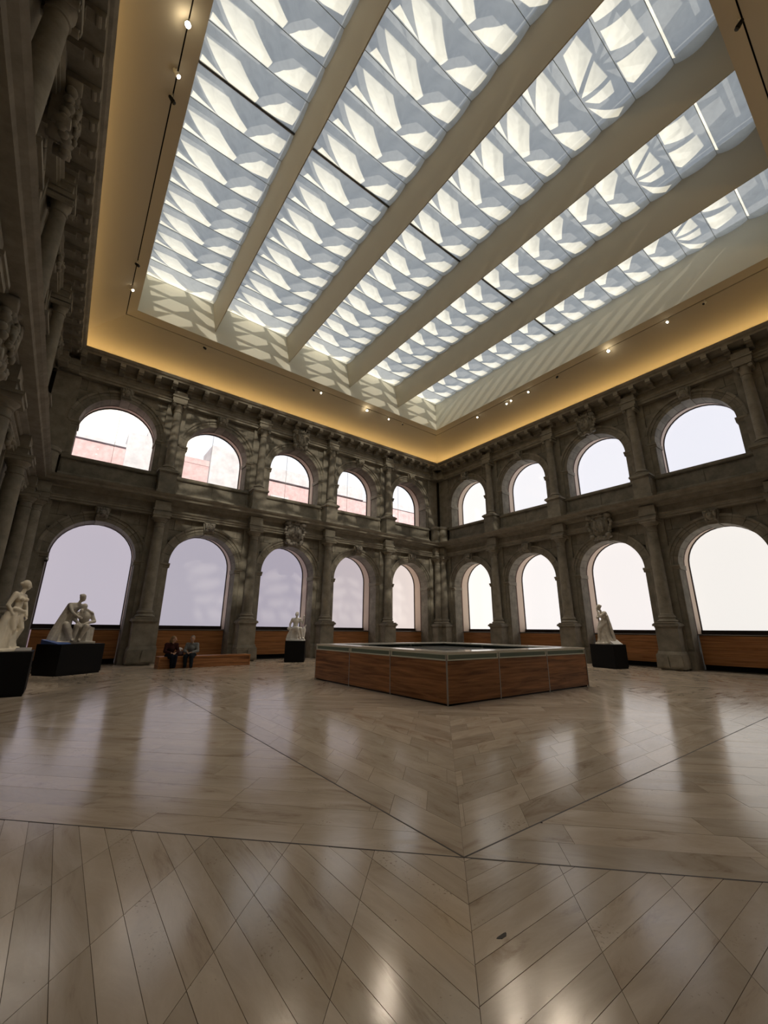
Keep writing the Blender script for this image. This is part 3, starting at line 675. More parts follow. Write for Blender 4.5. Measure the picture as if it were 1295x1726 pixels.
AIM = {0: (-19.95, -7.0, 1.7), 4: (-18.8, -2.9, 1.8), 8: (-10.9, -1.9, 1.5), 16: (-1.75, -10.8, 1.7)}
for i, (side, x, y, lit, lab) in enumerate(SPOTS):
    if not lit: continue
    L_ = bpy.data.objects.new('lamp_beam', bpy.data.lights.new('lamp_beam', 'SPOT')); COL.objects.link(L_); L_.location = (x, y, 13.1)
    tgt = Vector(AIM.get(i, (c0+(x-c0)*.25, c0+(y-c0)*.25, 0))); L_.rotation_euler = (tgt-L_.location).to_track_quat('-Z', 'Y').to_euler()
    L_.data.color = (1.0, .84, .66); L_.data.shadow_soft_size = .25
    if i in AIM: L_.data.energy = 1300; L_.data.spot_size = math.radians(13); L_.data.spot_blend = .8
    else: L_.data.energy = 270; L_.data.spot_size = math.radians(95); L_.data.spot_blend = 1.0
# ------------------------------------------------------------------ coats of arms
def shield_mesh(s=1.0, seed=1):
    mb = MB(); rg = random.Random(seed)
    out = [(-.30, .40), (-.38, .50), (-.20, .46), (0, .52), (.20, .46), (.38, .50), (.30, .40), (.33, .05), (.27, -.22), (0, -.46), (-.27, -.22), (-.33, .05)]
    mb.prism([(x*s, z*s) for x, z in reversed(out)], -.16*s, .10*s)
    mb.ball((0, -.15*s, .05*s), (.24*s, .10*s, .30*s))
    for i in range(26):                                  # scrolled strapwork round the rim
        a = 2*PI*i/26; r = .42+.05*math.sin(5*a); mb.ball((r*math.cos(a)*s, (-.10-rg.uniform(0, .08))*s, (r*1.12*math.sin(a)+.02)*s), (.075*s, .08*s, .075*s), None, 8, 6)
    for sx in (-1, 1):
        mb.tube((sx*.36*s, -.24*s, .44*s), (sx*.36*s, .02*s, .44*s), .11*s, 12); mb.tube((sx*.30*s, -.22*s, -.34*s), (sx*.30*s, .02*s, -.34*s), .09*s, 12)
        mb.cone((sx*.12*s, -.22*s, .18*s), .07*s, (sx*.16*s, -.22*s, -.10*s), .05*s, 8)
    for i in range(5): mb.cone(((i-2)*.11*s, -.14*s, .46*s), .055*s, ((i-2)*.14*s, -.16*s, .62*s), .04*s, 8)   # crown points
    mb.box(-.26*s, .26*s, -.20*s, 0, .42*s, .50*s)
    for i in range(9): mb.ball((rg.uniform(-.2, .2)*s, -.25*s, rg.uniform(-.2, .3)*s), (.05*s, .04*s, .06*s), None, 8, 6)
    return mb
SH1 = shield_mesh(1.15, 3).mesh('coat_of_arms', CARVE, True); SH2 = shield_mesh(1.0, 5).mesh('coat_of_arms', STONE2, True); SH3 = shield_mesh(1.15, 9).mesh('coat_of_arms', STONE2, True)
def on_wall(side, x, y, z):
    loc, rz = SIDES[side]; return Vector(loc)+Matrix.Rotation(rz, 3, 'Z') @ Vector((x, y, z)), rz
for side, lvl, me, lab in (('back', 0, SH1, 'pale carved coat of arms over the middle lower arch of the back wall'), ('back', 1, SH2, 'grey carved coat of arms over the middle upper arch of the back wall'),
   ('right', 0, SH3, 'dark carved coat of arms over the right wall lower arch behind the robed statue'), ('right', 1, SH2, 'dark carved coat of arms over the third upper arch of the right wall'),
   ('left', 0, SH3, 'dark carved coat of arms on the left wall lower tier, at the left edge'), ('left', 1, SH3, 'dark carved coat of arms high on the left wall under its cornice')):
    p, rz = on_wall(side, W/2, -.30 if lvl == 0 else -.26, 5.88 if lvl == 0 else 11.02); o = link('coat_of_arms', me, None, p, rz)
    tag(o, lab, 'coat of arms', 'carved coats of arms over the middle arches')
# carved bosses on the lower keystones
def boss():
    mb = MB(); mb.ball((0, 0, 0), (.15, .12, .16)); mb.ball((0, -.10, -.05), (.08, .07, .06)); mb.box(-.2, .2, -.04, .1, .12, .2)
    for s in (-1, 1): mb.ball((s*.05, -.10, .04), (.03, .03, .03)); mb.ball((s*.15, -.03, .05), (.06, .06, .10)); mb.ball((s*.13, -.03, -.12), (.06, .06, .07))
    for i in range(7): a = PI*i/6; mb.ball((.16*math.cos(a), -.02, .04+.16*math.sin(a)), (.045, .05, .045), None, 8, 6)
    return mb.mesh('carved_boss', CARVE, True)
BOSS = boss(); BOSSD = BOSS.copy(); BOSSD.materials.clear(); BOSSD.materials.append(STONE2)
for side, me in (('back', BOSS), ('right', BOSSD), ('left', BOSSD)):
    for k in (0, 1, 3, 4):
        c = E0+BAY*(k+.5); link('carved_boss', me, WALLS[side], (c, -.27, 5.60))
        link('carved_boss', BOSSD, WALLS[side], (c, -.27, 10.86))

# dome camera under the first impost of the back wall
p, rz = on_wall('back', E0+2-1.36, .30, 3.70); t = empty('security_camera', p); tag(t, 'small dome security camera beside the leftmost lower window', 'camera')
MB().box(-.05, .05, -.36, -.20, -.02, .03).build('bracket_arm', DKMETAL, t); m_ = MB(); m_.lathe([(.0, .02), (.06, .02), (.07, -.02), (.07, -.06), (.0, -.06)][::-1], 0, -.42, 16); m_.build('housing', METAL, t)
MB().ball((0, -.42, -.07), (.06, .06, .06)).build('dome', BLACK, t, True)

# ------------------------------------------------------------------ central balustrade of wood and glass
DH = 2.58; dx0, dx1 = c0-DH, c0+DH
desk = empty('lantern_parapet', (c0, c0, 0)); tag(desk, 'large square wood-clad parapet with a frosted glass band and pale stone rim in mid floor', 'parapet')
core = MB(); TH = .42
for a in range(4):
    R = Matrix.Rotation(a*PI/2, 4, 'Z'); core.add([R @ Vector(p) for p in MB().box(-DH+.03, DH-.03, -DH+.03, -DH+TH, 0, .80).v], [(3,2,1,0),(4,5,6,7),(0,1,5,4),(1,2,6,5),(2,3,7,6),(3,0,4,7)])
core.build('core', FRAME, desk)
cap = MB()
for a in range(4):
    R = Matrix.Rotation(a*PI/2, 4, 'Z'); q = [(-DH, -DH), (DH, -DH), (DH-TH-.04, -DH+TH+.04), (-DH+TH+.04, -DH+TH+.04)]
    m_ = MB().flat(q, .915, .95); cap.add([R @ Vector(p) for p in m_.v], m_.f)
cap.build('stone_rim', mat('pale stone rim', (.88, .85, .78, 1), .12, .6), desk)
inner = MB().box(-DH+TH, DH-TH, -DH+TH, DH-TH, .80, .84).build('glass_roof', mat('dark tinted roof glass', (.16, .17, .155, 1), .12, .6), desk)
for i in range(1, 4):
    t_ = -DH+TH+(2*DH-2*TH)*i/4; MB().box(t_-.02, t_+.02, -DH+TH, DH-TH, .84, .86).build('glazing_bar', METAL, desk)
FRG = mat('pale green glass edge', (.76, .80, .72, 1), .25, .5)
for a in range(4):
    R = Matrix.Rotation(a*PI/2, 4, 'Z')
    cuts = [-DH, -DH+1.60, -DH+3.38, DH]
    cuts = [-DH, -DH+.0+1.56, -DH+3.37, DH] if a == 0 else ([-DH, -DH+1.76, -DH+3.42, DH] if a == 3 else cuts)
    for i in range(3):
        x0, x1 = cuts[i]+.012, cuts[i+1]-.012
        for nm, q, m in (('wood_panel', (x0, x1, -DH, -DH+.028, .035, .785), WOOD), ('glass_panel', (x0+.03, x1-.03, -DH+.03, -DH+.04, .815, .90), GREENGL)):
            m_ = MB().box(*q); o = MB().add([R @ Vector(p) for p in m_.v], m_.f).build(nm, m, desk)
        m_ = MB().box(x0, x1, -DH+.005, -DH+.03, .79, .815); m_.box(x0, x1, -DH+.005, -DH+.03, .895, .915); m_.box(x0, x0+.035, -DH+.005, -DH+.03, .815, .895); m_.box(x1-.035, x1, -DH+.005, -DH+.03, .815, .895)
        MB().add([R @ Vector(p) for p in m_.v], m_.f).build('glass_frame', FRG, desk)
        m_ = MB().box(cuts[i]-.012, cuts[i]+.012, -DH-.004, -DH+.02, .0, .90); MB().add([R @ Vector(p) for p in m_.v], m_.f).build('steel_strip', METAL, desk)
    m_ = MB().box(-DH+.04, DH-.04, -DH+.04, -DH+.06, 0, .035); 

# ------------------------------------------------------------------ bench
bench = empty('bench', (-14.66, -2.33, 0), math.radians(4)); tag(bench, 'long low reddish wooden bench with two people sitting on its left part', 'bench')
MB().box(-1.62, 1.62, -.27, .27, .34, .39).build('seat', WOODB, bench)
MB().box(-1.58, 1.58, -.24, -.20, .0, .34).build('front_board', WOOD, bench)
MB().box(-1.58, 1.58, .20, .24, .0, .34).build('back_board', WOOD, bench)
for x in (-1.62, 1.58): MB().box(x, x+.04, -.26, .26, 0, .34).build('end_panel', WOODB, bench)

# ------------------------------------------------------------------ plinths
def plinth(lab, corners, h, card=None, cardm=None, name='plinth'):
    cx_ = sum(p[0] for p in corners)/4; cy_ = sum(p[1] for p in corners)/4; o = empty(name, (cx_, cy_, 0)); tag(o, lab, 'plinth', 'black statue plinths')
    q = [(x-cx_, y-cy_) for x, y in corners]
    MB().flat([(x*.97, y*.97) for x, y in q], 0, .05).build('kick', BLACK, o); MB().flat(q, .05, h).build('body', BLACK, o)
    if card:
        (x, y, a, wx, wy, t) = card; R = Matrix.Rotation(a, 2); pts = [(x-cx_+(R @ Vector((sx*wx/2, sy*wy/2))).x, y-cy_+(R @ Vector((sx*wx/2, sy*wy/2))).y) for sx, sy in ((-1, -1), (1, -1), (1, 1), (-1, 1))]
        lb_ = MB().flat(pts, h+.001, h+.02)
        for i_ in (6, 7): lb_.v[i_] = (lb_.v[i_][0], lb_.v[i_][1], h+.02+t)
        lb_.build('label_panel', cardm, o)
    return o
plinth('low black plinth at the left edge under the standing draped statue', [(-20.45, -7.55), (-19.49, -7.55), (-19.49, -6.55), (-20.45, -6.55)], .85, (-19.66, -7.28, 0, .26, .34, .05), GREYCARD)
plinth('long black angled plinth with a blue panel under the two-figure marble group', [(-19.0, -3.69), (-17.9, -2.85), (-18.48, -2.10), (-19.58, -2.94)], .86, (-19.14, -3.24, math.radians(37), .40, .66, .11), BLUE)
plinth('small black plinth under the seated white statue near the back wall', [(-11.42, -2.05), (-10.70, -2.45), (-10.30, -1.75), (-11.02, -1.35)], .86)
plinth('dark blue-black plinth with a white card under the robed statue by the right wall', [(-2.16, -11.22), (-1.43, -11.38), (-1.25, -10.40), (-1.98, -10.24)], .88, (-1.72, -11.14, -.45, .40, .26, .16), PAPER)

# ------------------------------------------------------------------ figures
V = Vector
def remesh(name, mb, m, vox, sm=4, disp=None):
    me = mb.mesh(name, m); o = bpy.data.objects.new('tmp', me); COL.objects.link(o)
    r = o.modifiers.new('r', 'REMESH'); r.mode = 'VOXEL'; r.voxel_size = vox; r.use_smooth_shade = True
    s_ = o.modifiers.new('s', 'SMOOTH'); s_.factor = .5; s_.iterations = sm
    dg = bpy.context.evaluated_depsgraph_get(); new = bpy.data.meshes.new_from_object(o.evaluated_get(dg)); new.name = name
    bpy.data.objects.remove(o); new.materials.clear(); new.materials.append(m)
    new.polygons.foreach_set('use_smooth', [True]*len(new.polygons)); return new
def head(mb, c, face, s=1.0, hair=True):
    s = s*1.13 if hair else s
    f = V(face).normalized(); q = V((0, -1, 0)).rotation_difference(f); E = q.to_euler(); L = lambda x, y, z: c+q @ V((x*s, y*s, z*s))
    mb.ball(c, (.072*s, .088*s, .10*s), E); mb.ball(L(0, -.03, -.055), (.05*s, .055*s, .055*s), E)
    mb.cone(L(0, -.088, .015), .010*s, L(0, -.108, -.018), .015*s, 8)
    for sx in (-1, 1):
        mb.ball(L(sx*.03, -.080, .018), (.015*s, .010*s, .009*s), E, 8, 6); mb.ball(L(sx*.074, .005, -.01), (.012*s, .022*s, .032*s), E, 8, 6)
    mb.ball(L(0, -.088, -.052), (.024*s, .010*s, .010*s), E, 8, 6)
    if hair: mb.ball(L(0, .022, .028), (.082*s, .090*s, .092*s), E); mb.ball(L(0, .105, .02), (.035*s, .04*s, .04*s), E)
    return L
def hand(mb, w, d, up, s=1.0, curl=.4, side=1):
    d = V(d).normalized(); up = V(up).normalized(); sd = d.cross(up).normalized()*side
    for i in range(4):
        o = (i-1.5)*.019*s; mb.cone(w, .018*s, w+d*.07*s+sd*o, .011*s, 8)
        ln = (.062, .072, .066, .052)[i]*s; k = w+d*.08*s+sd*o; e = k+(d-up*curl).normalized()*ln*.55; mb.cone(k, .0095*s, e, .009*s, 8); mb.cone(e, .009*s, e+(d*.6-up*(curl+.5)).normalized()*ln*.5, .0078*s, 8)
    t = w+d*.025*s-sd*.03*s; e = t+(d*.7-sd*.7).normalized()*.04*s; mb.cone(w, .017*s, t, .012*s, 8); mb.cone(t, .012*s, e, .010*s, 8); mb.cone(e, .010*s, e+(d-sd*.1-up*.2).normalized()*.028*s, .008*s, 8)
def limb(mb, a, ra, b, rb, c, rc):
    ra, rb, rc = ra*1.1, rb*1.1, rc*1.1
    mb.cone(a, ra, b, rb); mb.cone(b, rb, c, rc)
def torso(mb, pel, chest, neck, sl, sr, s=1.0, w=1.0, extra=0):
    e = extra; mb.ball(pel, (.155*s*w+e, .115*s+e, .115*s+e)); mb.cone(pel, .115*s*w+e, pel.lerp(chest, .5), .105*s*w+e); mb.cone(pel.lerp(chest, .5), .105*s*w+e, chest, .125*s*w+e)
    ax = (sr-sl).normalized(); mb.cone(chest-ax*.05*s, .105*s+e, chest+ax*.05*s, .105*s+e); up = chest.lerp(neck, .62)
    mb.cone(up, .06*s+e, sl, .058*s+e); mb.cone(up, .06*s+e, sr, .058*s+e); mb.cone(chest-ax*.07*s, .09*s+e, sl, .055*s+e); mb.cone(chest+ax*.07*s, .09*s+e, sr, .055*s+e)

def statue(name, mb, m, loc, rz, lab, vox=.011, sm=3):
    me = remesh(name, mb, m, vox, sm)
    for v_ in me.vertices: v_.co.z = max(v_.co.z, .001)
    o = link(name, me, None, loc, rz); tag(o, lab, 'statue', 'marble statues on black plinths'); return o
# 1 standing half-draped woman (scale .80), looking to the right
def st_left():
    mb = MB(); s = .80; pel = V((0, 0, .80)); ch = V((.03, .0, 1.07)); nk = V((.05, -.01, 1.22)); sl = V((-.12, .0, 1.17)); sr = V((.19, .02, 1.14))
    torso(mb, pel, ch, nk, sl, sr, s, .92); mb.cone(nk-V((0, 0, .04)), .045, V((.075, -.03, 1.29)), .04); L = head(mb, V((.09, -.04, 1.37)), (.85, -.5, -.15), .86)
    for sx in (-.05, .06): mb.ball(V((.03+sx, -.10, 1.06)), (.048, .045, .048))
    hl, hr = pel+V((-.09, 0, -.06)), pel+V((.09, 0, -.05))
    limb(mb, hl, .088, V((-.08, -.07, .44)), .058, V((-.10, .03, .10)), .036); limb(mb, hr, .088, V((.12, -.10, .46)), .056, V((.05, -.02, .09)), .034)
    mb.cone(V((-.10, .03, .09)), .034, V((-.11, -.13, .06)), .026); mb.cone(V((.05, -.02, .08)), .034, V((.10, -.16, .06)), .026)
    limb(mb, sl, .05, V((-.23, .03, .93)), .038, V((-.15, -.05, .74)), .028); hand(mb, V((-.15, -.05, .74)), (.3, -.3, -.8), (0, -1, 0), .8)
    limb(mb, sr, .05, V((.22, -.04, .90)), .038, V((.14, -.14, .72)), .028); hand(mb, V((.14, -.14, .72)), (-.2, -.3, -.8), (0, -1, 0), .8)
    # drapery wrapped round the hips and thighs, falling to a stump
    mb.loft([(-.05, .06, .04, .30, .20), (-.06, .06, .25, .24, .17), (-.05, .06, .5, .18, .14), (-.03, .05, .72, .17, .13, .4)], 9, .09)
    mb.cone(V((-.16, .02, .80)), .06, V((-.26, .05, .42)), .08); mb.cone(V((-.26, .05, .42)), .08, V((-.34, .08, .08)), .12)
    mb.cone(V((.16, -.08, .80)), .04, V((-.14, -.06, .86)), .045); mb.cone(V((.18, .0, 1.1)), .05, V((.20, .06, .74)), .05); mb.cone(V((.20, .06, .74)), .05, V((.17, .07, .4)), .07)
    mb.loft([(-.05, .02, 0, .42, .30), (-.05, .02, .05, .40, .28)], 7, .03); return mb
statue('standing_statue', st_left(), MARBLE, (-19.95, -7.02, .85), math.radians(62), 'cream marble statue of a standing half-draped woman at the left edge')
# 2 group: hooded figure bending over a seated old man
def st_group():
    mb = MB(); mb.box(-.62, .50, -.32, .32, 0, .07)
    # seated man on the right
    pel = V((.20, .06, .50)); ch = V((.17, -.02, .80)); nk = V((.12, -.08, .95)); sl = V((-.02, -.06, .88)); sr = V((.33, .0, .90)); torso(mb, pel, ch, nk, sl, sr, 1.08, 1.05, .01)
    mb.cone(nk-V((0, 0, .04)), .055, V((.08, -.12, 1.0)), .05); L = head(mb, V((.06, -.15, 1.06)), (-.55, -.6, -.45), .95); mb.ball(V((.0, -.22, .96)), (.05, .05, .07))
    limb(mb, V((.11, 0, .48)), .10, V((-.06, -.30, .52)), .07, V((-.08, -.26, .14)), .045); limb(mb, V((.28, 0, .48)), .10, V((.18, -.34, .50)), .07, V((.06, -.30, .13)), .045)
    mb.cone(V((-.08, -.26, .12)), .045, V((-.14, -.38, .10)), .03); mb.cone(V((.06, -.30, .12)), .045, V((.02, -.42, .10)), .03)
    limb(mb, sr, .06, V((.42, -.12, .66)), .05, V((.16, -.30, .60)), .034); hand(mb, V((.16, -.30, .60)), (-.8, -.2, -.2), (0, -.3, 1), 1.0)
    limb(mb, sl, .06, V((-.12, -.18, .70)), .048, V((-.02, -.32, .58)), .032); hand(mb, V((-.02, -.32, .58)), (.3, -.4, -.6), (0, -1, .3), 1.0)
    mb.box(.02, .48, -.10, .30, .05, .48)
    mb.loft([(.26, .02, .07, .24, .20), (.27, .0, .3, .20, .18), (.25, .0, .5, .17, .16)], 7, .07)
    # standing figure leaning in from the left
    pel = V((-.22, .10, .78)); ch = V((-.14, .04, 1.05)); nk = V((-.06, -.02, 1.21)); sl = V((-.26, .0, 1.14)); sr = V((.04, .08, 1.13)); torso(mb, pel, ch, nk, sl, sr, .98, 1.0, .01)
    mb.cone(nk-V((0, 0, .04)), .045, V((-.02, -.05, 1.28)), .042); head(mb, V((.01, -.07, 1.36)), (.5, -.6, -.6), .9)
    limb(mb, sl, .055, V((-.22, -.16, .92)), .042, V((-.06, -.26, .78)), .03); hand(mb, V((-.06, -.26, .78)), (.7, -.3, -.3), (0, -1, 0), .9)
    limb(mb, sr, .055, V((.16, -.02, 1.02)), .042, V((.28, -.08, .95)), .03); hand(mb, V((.28, -.08, .95)), (.8, -.2, -.3), (0, -.3, 1), .9)
    mb.loft([(-.36, .04, .07, .26, .26), (-.34, .05, .25, .22, .22), (-.30, .08, .45, .18, .18), (-.26, .10, .68, .16, .15), (-.22, .09, .86, .14, .12, .3)], 9, .10)
    mb.cone(V((-.24, .10, 1.14)), .07, V((-.36, .12, .75)), .09); mb.cone(V((-.36, .12, .75)), .09, V((-.50, .08, .30)), .12); mb.cone(V((-.50, .08, .30)), .12, V((-.58, .04, .10)), .09)
    mb.cone(V((-.30, -.14, .55)), .10, V((-.12, -.20, .12)), .12); return mb
statue('statue_group', st_group(), MARBLE3, (-18.74, -2.90, .86), math.radians(14), 'grey-white marble group of a standing figure bending over a seated man', .013)
# 3 seated figure with raised arm on a rock
def st_seat():
    mb = MB(); mb.loft([(0, 0, 0, .42, .32), (0, 0, .06, .40, .30)], 6, .02); mb.loft([(-.16, .05, .05, .26, .24), (-.15, .06, .25, .22, .2), (-.10, .07, .42, .19, .17)], 6, .09)
    pel = V((-.06, .04, .52)); ch = V((-.03, .0, .82)); nk = V((-.02, -.02, .96)); sl = V((-.19, .0, .90)); sr = V((.14, .0, .91)); torso(mb, pel, ch, nk, sl, sr, 1.0, 1.0)
    mb.cone(nk-V((0, 0, .04)), .045, V((-.01, -.04, 1.02)), .042); head(mb, V((-.01, -.05, 1.10)), (-.3, -1, -.1), .88)
    limb(mb, V((-.12, 0, .49)), .095, V((.02, -.26, .52)), .065, V((.16, -.22, .16)), .04); limb(mb, V((.04, 0, .49)), .095, V((.18, -.24, .50)), .065, V((.26, -.12, .14)), .04)
    mb.cone(V((.16, -.22, .14)), .04, V((.18, -.32, .09)), .028); mb.cone(V((.26, -.12, .12)), .04, V((.34, -.20, .09)), .028)
    limb(mb, sl, .052, V((-.28, .02, .68)), .04, V((-.26, -.05, .46)), .03); hand(mb, V((-.26, -.05, .46)), (-.2, -.3, -.8), (0, -1, 0), .9)
    limb(mb, sr, .052, V((.26, -.06, .74)), .04, V((.30, -.14, .95)), .03); hand(mb, V((.30, -.14, .95)), (0, -.2, 1), (0, -1, 0), .9)
    mb.ball(V((-.30, 0, .50)), (.10, .09, .07)); mb.ball(V((.33, -.02, .44)), (.08, .08, .16)); mb.cone(V((.33, -.02, .40)), .07, V((.28, 0, .08)), .09)
    mb.cone(V((.34, -.02, .52)), .04, V((.40, -.05, .66)), .025); return mb
statue('seated_statue', st_seat(), MARBLE2, (-10.88, -1.92, .86), math.radians(-25), 'bright white marble seated statue in front of the third lower window')
# 4 robed woman, profile to the left, chin on hand
def st_robe():
    mb = MB(); mb.loft([(0, 0, 0, .40, .34), (0, 0, .07, .38, .32)], 5, .03)
    mb.loft([(.02, 0, .06, .33, .30), (.0, 0, .22, .27, .25), (-.03, 0, .42, .22, .21), (-.05, 0, .62, .20, .18), (-.02, 0, .80, .17, .15, .5), (.0, 0, .92, .15, .13, .2)], 10, .11)
    pel = V((-.0, 0, .82)); ch = V((.02, 0, 1.10)); nk = V((-.03, 0, 1.25)); sl = V((0, -.15, 1.19)); sr = V((.0, .15, 1.19)); torso(mb, pel, ch, nk, sl, sr, .86, .95)
    mb.cone(nk-V((0, 0, .04)), .045, V((-.08, 0, 1.32)), .042); head(mb, V((-.12, 0, 1.42)), (-1, -.05, -.35), .92)
    limb(mb, sl, .06, V((-.18, -.16, 1.05)), .045, V((-.20, -.06, 1.28)), .03); hand(mb, V((-.20, -.06, 1.26)), (-.3, .3, .8), (-1, 0, 0), .9)
    limb(mb, sr, .06, V((-.16, .12, 1.02)), .045, V((-.22, -.05, 1.06)), .03); hand(mb, V((-.22, -.05, 1.06)), (-.4, -.7, 0), (0, 0, 1), .9)
    limb(mb, V((-.02, -.08, .80)), .10, V((-.22, -.08, .62)), .08, V((-.20, -.06, .2)), .06)
    mb.cone(V((.08, 0, 1.18)), .10, V((.16, 0, .75)), .13); mb.cone(V((.16, 0, .75)), .13, V((.24, 0, .25)), .14); mb.cone(V((.24, 0, .25)), .14, V((.34, -.02, .08)), .06)
    for i in range(7): a = -1.2+i*.4; mb.cone(V((.06+.12*math.cos(a), .13*math.sin(a), 1.10)), .03, V((.14+.22*math.cos(a), .24*math.sin(a), .10)), .04, 8)
    return mb
statue('robed_statue', st_robe(), MARBLE3, (-1.72, -10.78, .88), math.radians(-38), 'cream-grey marble statue of a robed woman with hand to chin by the right wall')

# ------------------------------------------------------------------ the two visitors
def person(loc, rz, lab, top, legs, hairm, shoes, woman, s=.86):
    t = empty('person', loc, rz); tag(t, lab, 'person')
    k = .86; sc = lambda *p: V(p)*k
    pel = sc(0, .02, .56); ch = sc(0, -.05 if not woman else -.02, .84); nk = sc(0, -.09, 1.04); sl = sc(-.19, -.06, .97); sr = sc(.19, -.06, .97)
    hc = sc(0 if not woman else .03, -.14, 1.19); fc = (0, -1, -.45) if not woman else (.85, -.5, -.25)
    kl, kr = sc(-.11, -.46, .53), sc(.12, -.44, .52); al, ar = sc(-.09, -.42, .11), sc(.16, -.50, .11)
    if woman: kl, kr = sc(-.06, -.44, .53), sc(.07, -.45, .53); al, ar = sc(-.0, -.36, .12), sc(.08, -.40, .12)
    hl, hr = sc(-.09, 0, .53), sc(.09, 0, .53)
    el, er = sc(-.26, -.14, .72), sc(.26, -.14, .72); wl, wr = sc(-.08, -.36, .66), sc(.08, -.38, .67)
    b = MB(); torso(b, pel, ch, nk, sl, sr, k*.92); b.cone(nk-V((0, 0, .05)), .052*k, hc-V((0, 0, .06)), .05*k); L = head(b, hc, fc, k*1.18, False)
    for A in ((hl, kl, al), (hr, kr, ar)): limb(b, A[0], .075*k, A[1], .052*k, A[2], .038*k)
    for A in ((sl, el, wl), (sr, er, wr)): limb(b, A[0], .045*k, A[1], .036*k, A[2], .027*k)
    hand(b, wl, (.5, -.6, -.1), (0, 0, 1), k); hand(b, wr, (-.5, -.6, -.1), (0, 0, 1), k, .4, -1)
    link('body', remesh('body', b, SKIN, .008, 2), t)
    j = MB(); torso(j, pel, ch, nk-V((0, 0, .03)), sl, sr, k, 1.05, .025)
    for A in ((sl, el, wl), (sr, er, wr)): limb(j, A[0], .068*k, A[1], .058*k, A[1].lerp(A[2], .88), .045*k)
    j.cone(nk-V((0, 0, .05)), .075*k, nk-V((0, 0, .02)), .07*k); link('jacket', remesh('jacket', j, top, .012, 3), t)
    g = MB(); g.ball(pel-V((0, 0, .03)), (.18*k, .14*k, .12*k))
    for A in ((hl, kl, al), (hr, kr, ar)): limb(g, A[0], .105*k, A[1], .078*k, A[1].lerp(A[2], .94), .058*k)
    link('trousers', remesh('trousers', g, legs, .012, 3), t)
    h = MB(); E = V((0, -1, 0)).rotation_difference(V(fc).normalized()); EL = E.to_euler()
    P_ = lambda x, y, z: hc+E @ V((x*k*1.12, y*k*1.12, z*k*1.12))
    if woman: h.ball(P_(0, .025, .03), (.09*k, .098*k, .098*k), EL); h.ball(P_(0, .07, -.06), (.085*k, .06*k, .11*k), EL); h.ball(P_(.06, .02, -.05), (.03*k, .05*k, .09*k), EL); h.ball(P_(-.06, .02, -.05), (.03*k, .05*k, .09*k), EL)
    else: h.ball(P_(0, .045, .035), (.093*k, .092*k, .095*k), EL)
    link('hair', remesh('hair', h, hairm, .010, 2), t)
    for a in (al, ar):
        f = MB(); f.cone(a+V((0, .03, -.055*k)), .040*k, a+V((0, -.14*k, -.068*k)), .034*k); f.box(a.x-.038*k, a.x+.038*k, a.y-.17*k, a.y+.06*k, 0.0, .022*k); link('shoe', remesh('shoe', f, shoes, .008, 2), t)
    return t, k
GREYJ = mat('light grey jacket cloth', (.24, .25, .25, 1), .9, .1, (30, .7, 1.2)); DARKJ = mat('dark maroon coat cloth', (.045, .016, .016, 1), .9, .1)
JEANS = mat('dark blue trousers cloth', (.018, .024, .032, 1), .9, .1); NAVY = mat('navy trousers cloth', (.010, .012, .022, 1), .9, .1)
HAIRG = mat('grey hair', (.26, .23, .21, 1), .8); HAIRB = mat('fair brown hair', (.26, .17, .09, 1), .8); SHOEM = mat('brown leather', (.10, .05, .04, 1), .5); TAN = mat('tan leather', (.20, .14, .08, 1), .5)
person((-15.17, -2.40, -.0585), math.radians(-28), 'grey-haired man in a light grey jacket sitting on the bench looking down', GREYJ, JEANS, HAIRG, SHOEM, False)
person((-15.90, -2.46, -.0585), math.radians(8), 'fair-haired woman in a dark maroon coat sitting at the left end of the bench', DARKJ, NAVY, HAIRB, TAN, True)
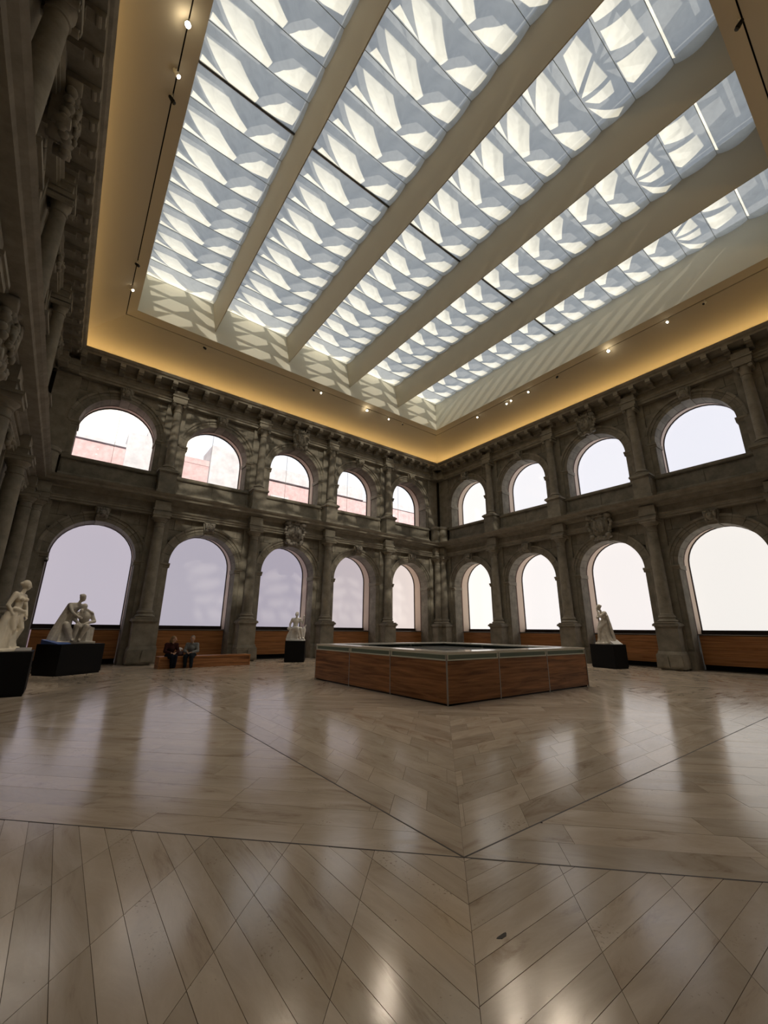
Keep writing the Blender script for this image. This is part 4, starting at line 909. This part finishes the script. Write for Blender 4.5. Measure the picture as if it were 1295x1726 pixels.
# dark bag and crumpled paper between them
bagm = MB(); bagm.loft([(0, 0, 0, .16, .09), (0, 0, .05, .17, .10), (0, 0, .13, .15, .07), (0, 0, .17, .10, .03)], 5, .05)
bag = link('handbag', remesh('handbag', bagm, mat('dark maroon leather', (.05, .02, .025, 1), .5), .01, 2), None, (-15.60, -2.40, .392), .1); tag(bag, 'dark soft handbag lying on the bench between the two people', 'bag')
pm_ = MB(); rg = random.Random(4)
for i in range(7): pm_.ball((rg.uniform(-.07, .07), rg.uniform(-.03, .03), .04+rg.uniform(-.01, .05)), (.05, .03, .035), Euler((rg.random()*3, rg.random()*3, 0)), 7, 5)
pp = link('crumpled_paper', pm_.mesh('crumpled_paper', PAPER), None, (-15.62, -2.52, .40)); pp.location.z = .56; tag(pp, 'crumpled white paper resting on the dark handbag', 'paper')

# ------------------------------------------------------------------ buildings seen through the upper windows
def bldg(lab, parts, x, y):
    t = empty('building', (x, y, 0)); tag(t, lab, 'building')
    for nm, q, m in parts: MB().box(*q).build(nm, m, t)
    return t
bldg('long pink brick building with a grey coping outside the back wall windows', [('wall', (-16, 32, 0, 3, 0, 11.95), BRICK), ('coping', (-16.1, .9, -.12, 3, 11.95, 12.15), COPING), ('stair_tower', (-1.2, 1.3, -.3, 2, 0, 12.95), COPING), ('tower_step', (-.2, 1.3, -.3, 2, 12.95, 13.3), COPING), ('wall_top', (1.3, 3.7, -.02, 2, 11.95, 12.35), BRICK), ('tower', (3.7, 6.0, -.3, 2, 0, 13.45), COPING), ('parapet', (6.0, 16.5, -.05, 2, 12.1, 13.05), COPING), ('parapet', (16.5, 32, -.05, 2, 12.0, 12.5), COPING), ('stone_patch', (8.2, 9.6, -.08, .2, 9.4, 10.9), COPING), ('window', (-2.9, -2.3, -.03, .2, 9.9, 10.8), COPING), ('window', (19.0, 20.0, -.03, .2, 10.4, 11.4), COPING), ('downpipe', (12.0, 12.1, -.1, .1, 0, 12), COPING)], -16.6, 9.0)
bldg('tall cream rendered building rising behind the brick one', [('wall', (-6, 8, 0, 4, 0, 18.5), RENDERW), ('roof', (-6.3, 8.3, -.3, 4.3, 18.5, 18.9), COPING), ('window', (-1.2, -.3, -.06, .1, 14.2, 16.2), COPING), ('cornice', (-6.1, 8.1, -.2, .1, 13.6, 13.8), COPING)], -20.5, 16.0)
g_ = MB().box(-60, 60, 1.6, 90, -.5, -.05).build('ground', COPING); tag(g_, 'paved ground outside the cloister', 'ground', kind='structure')
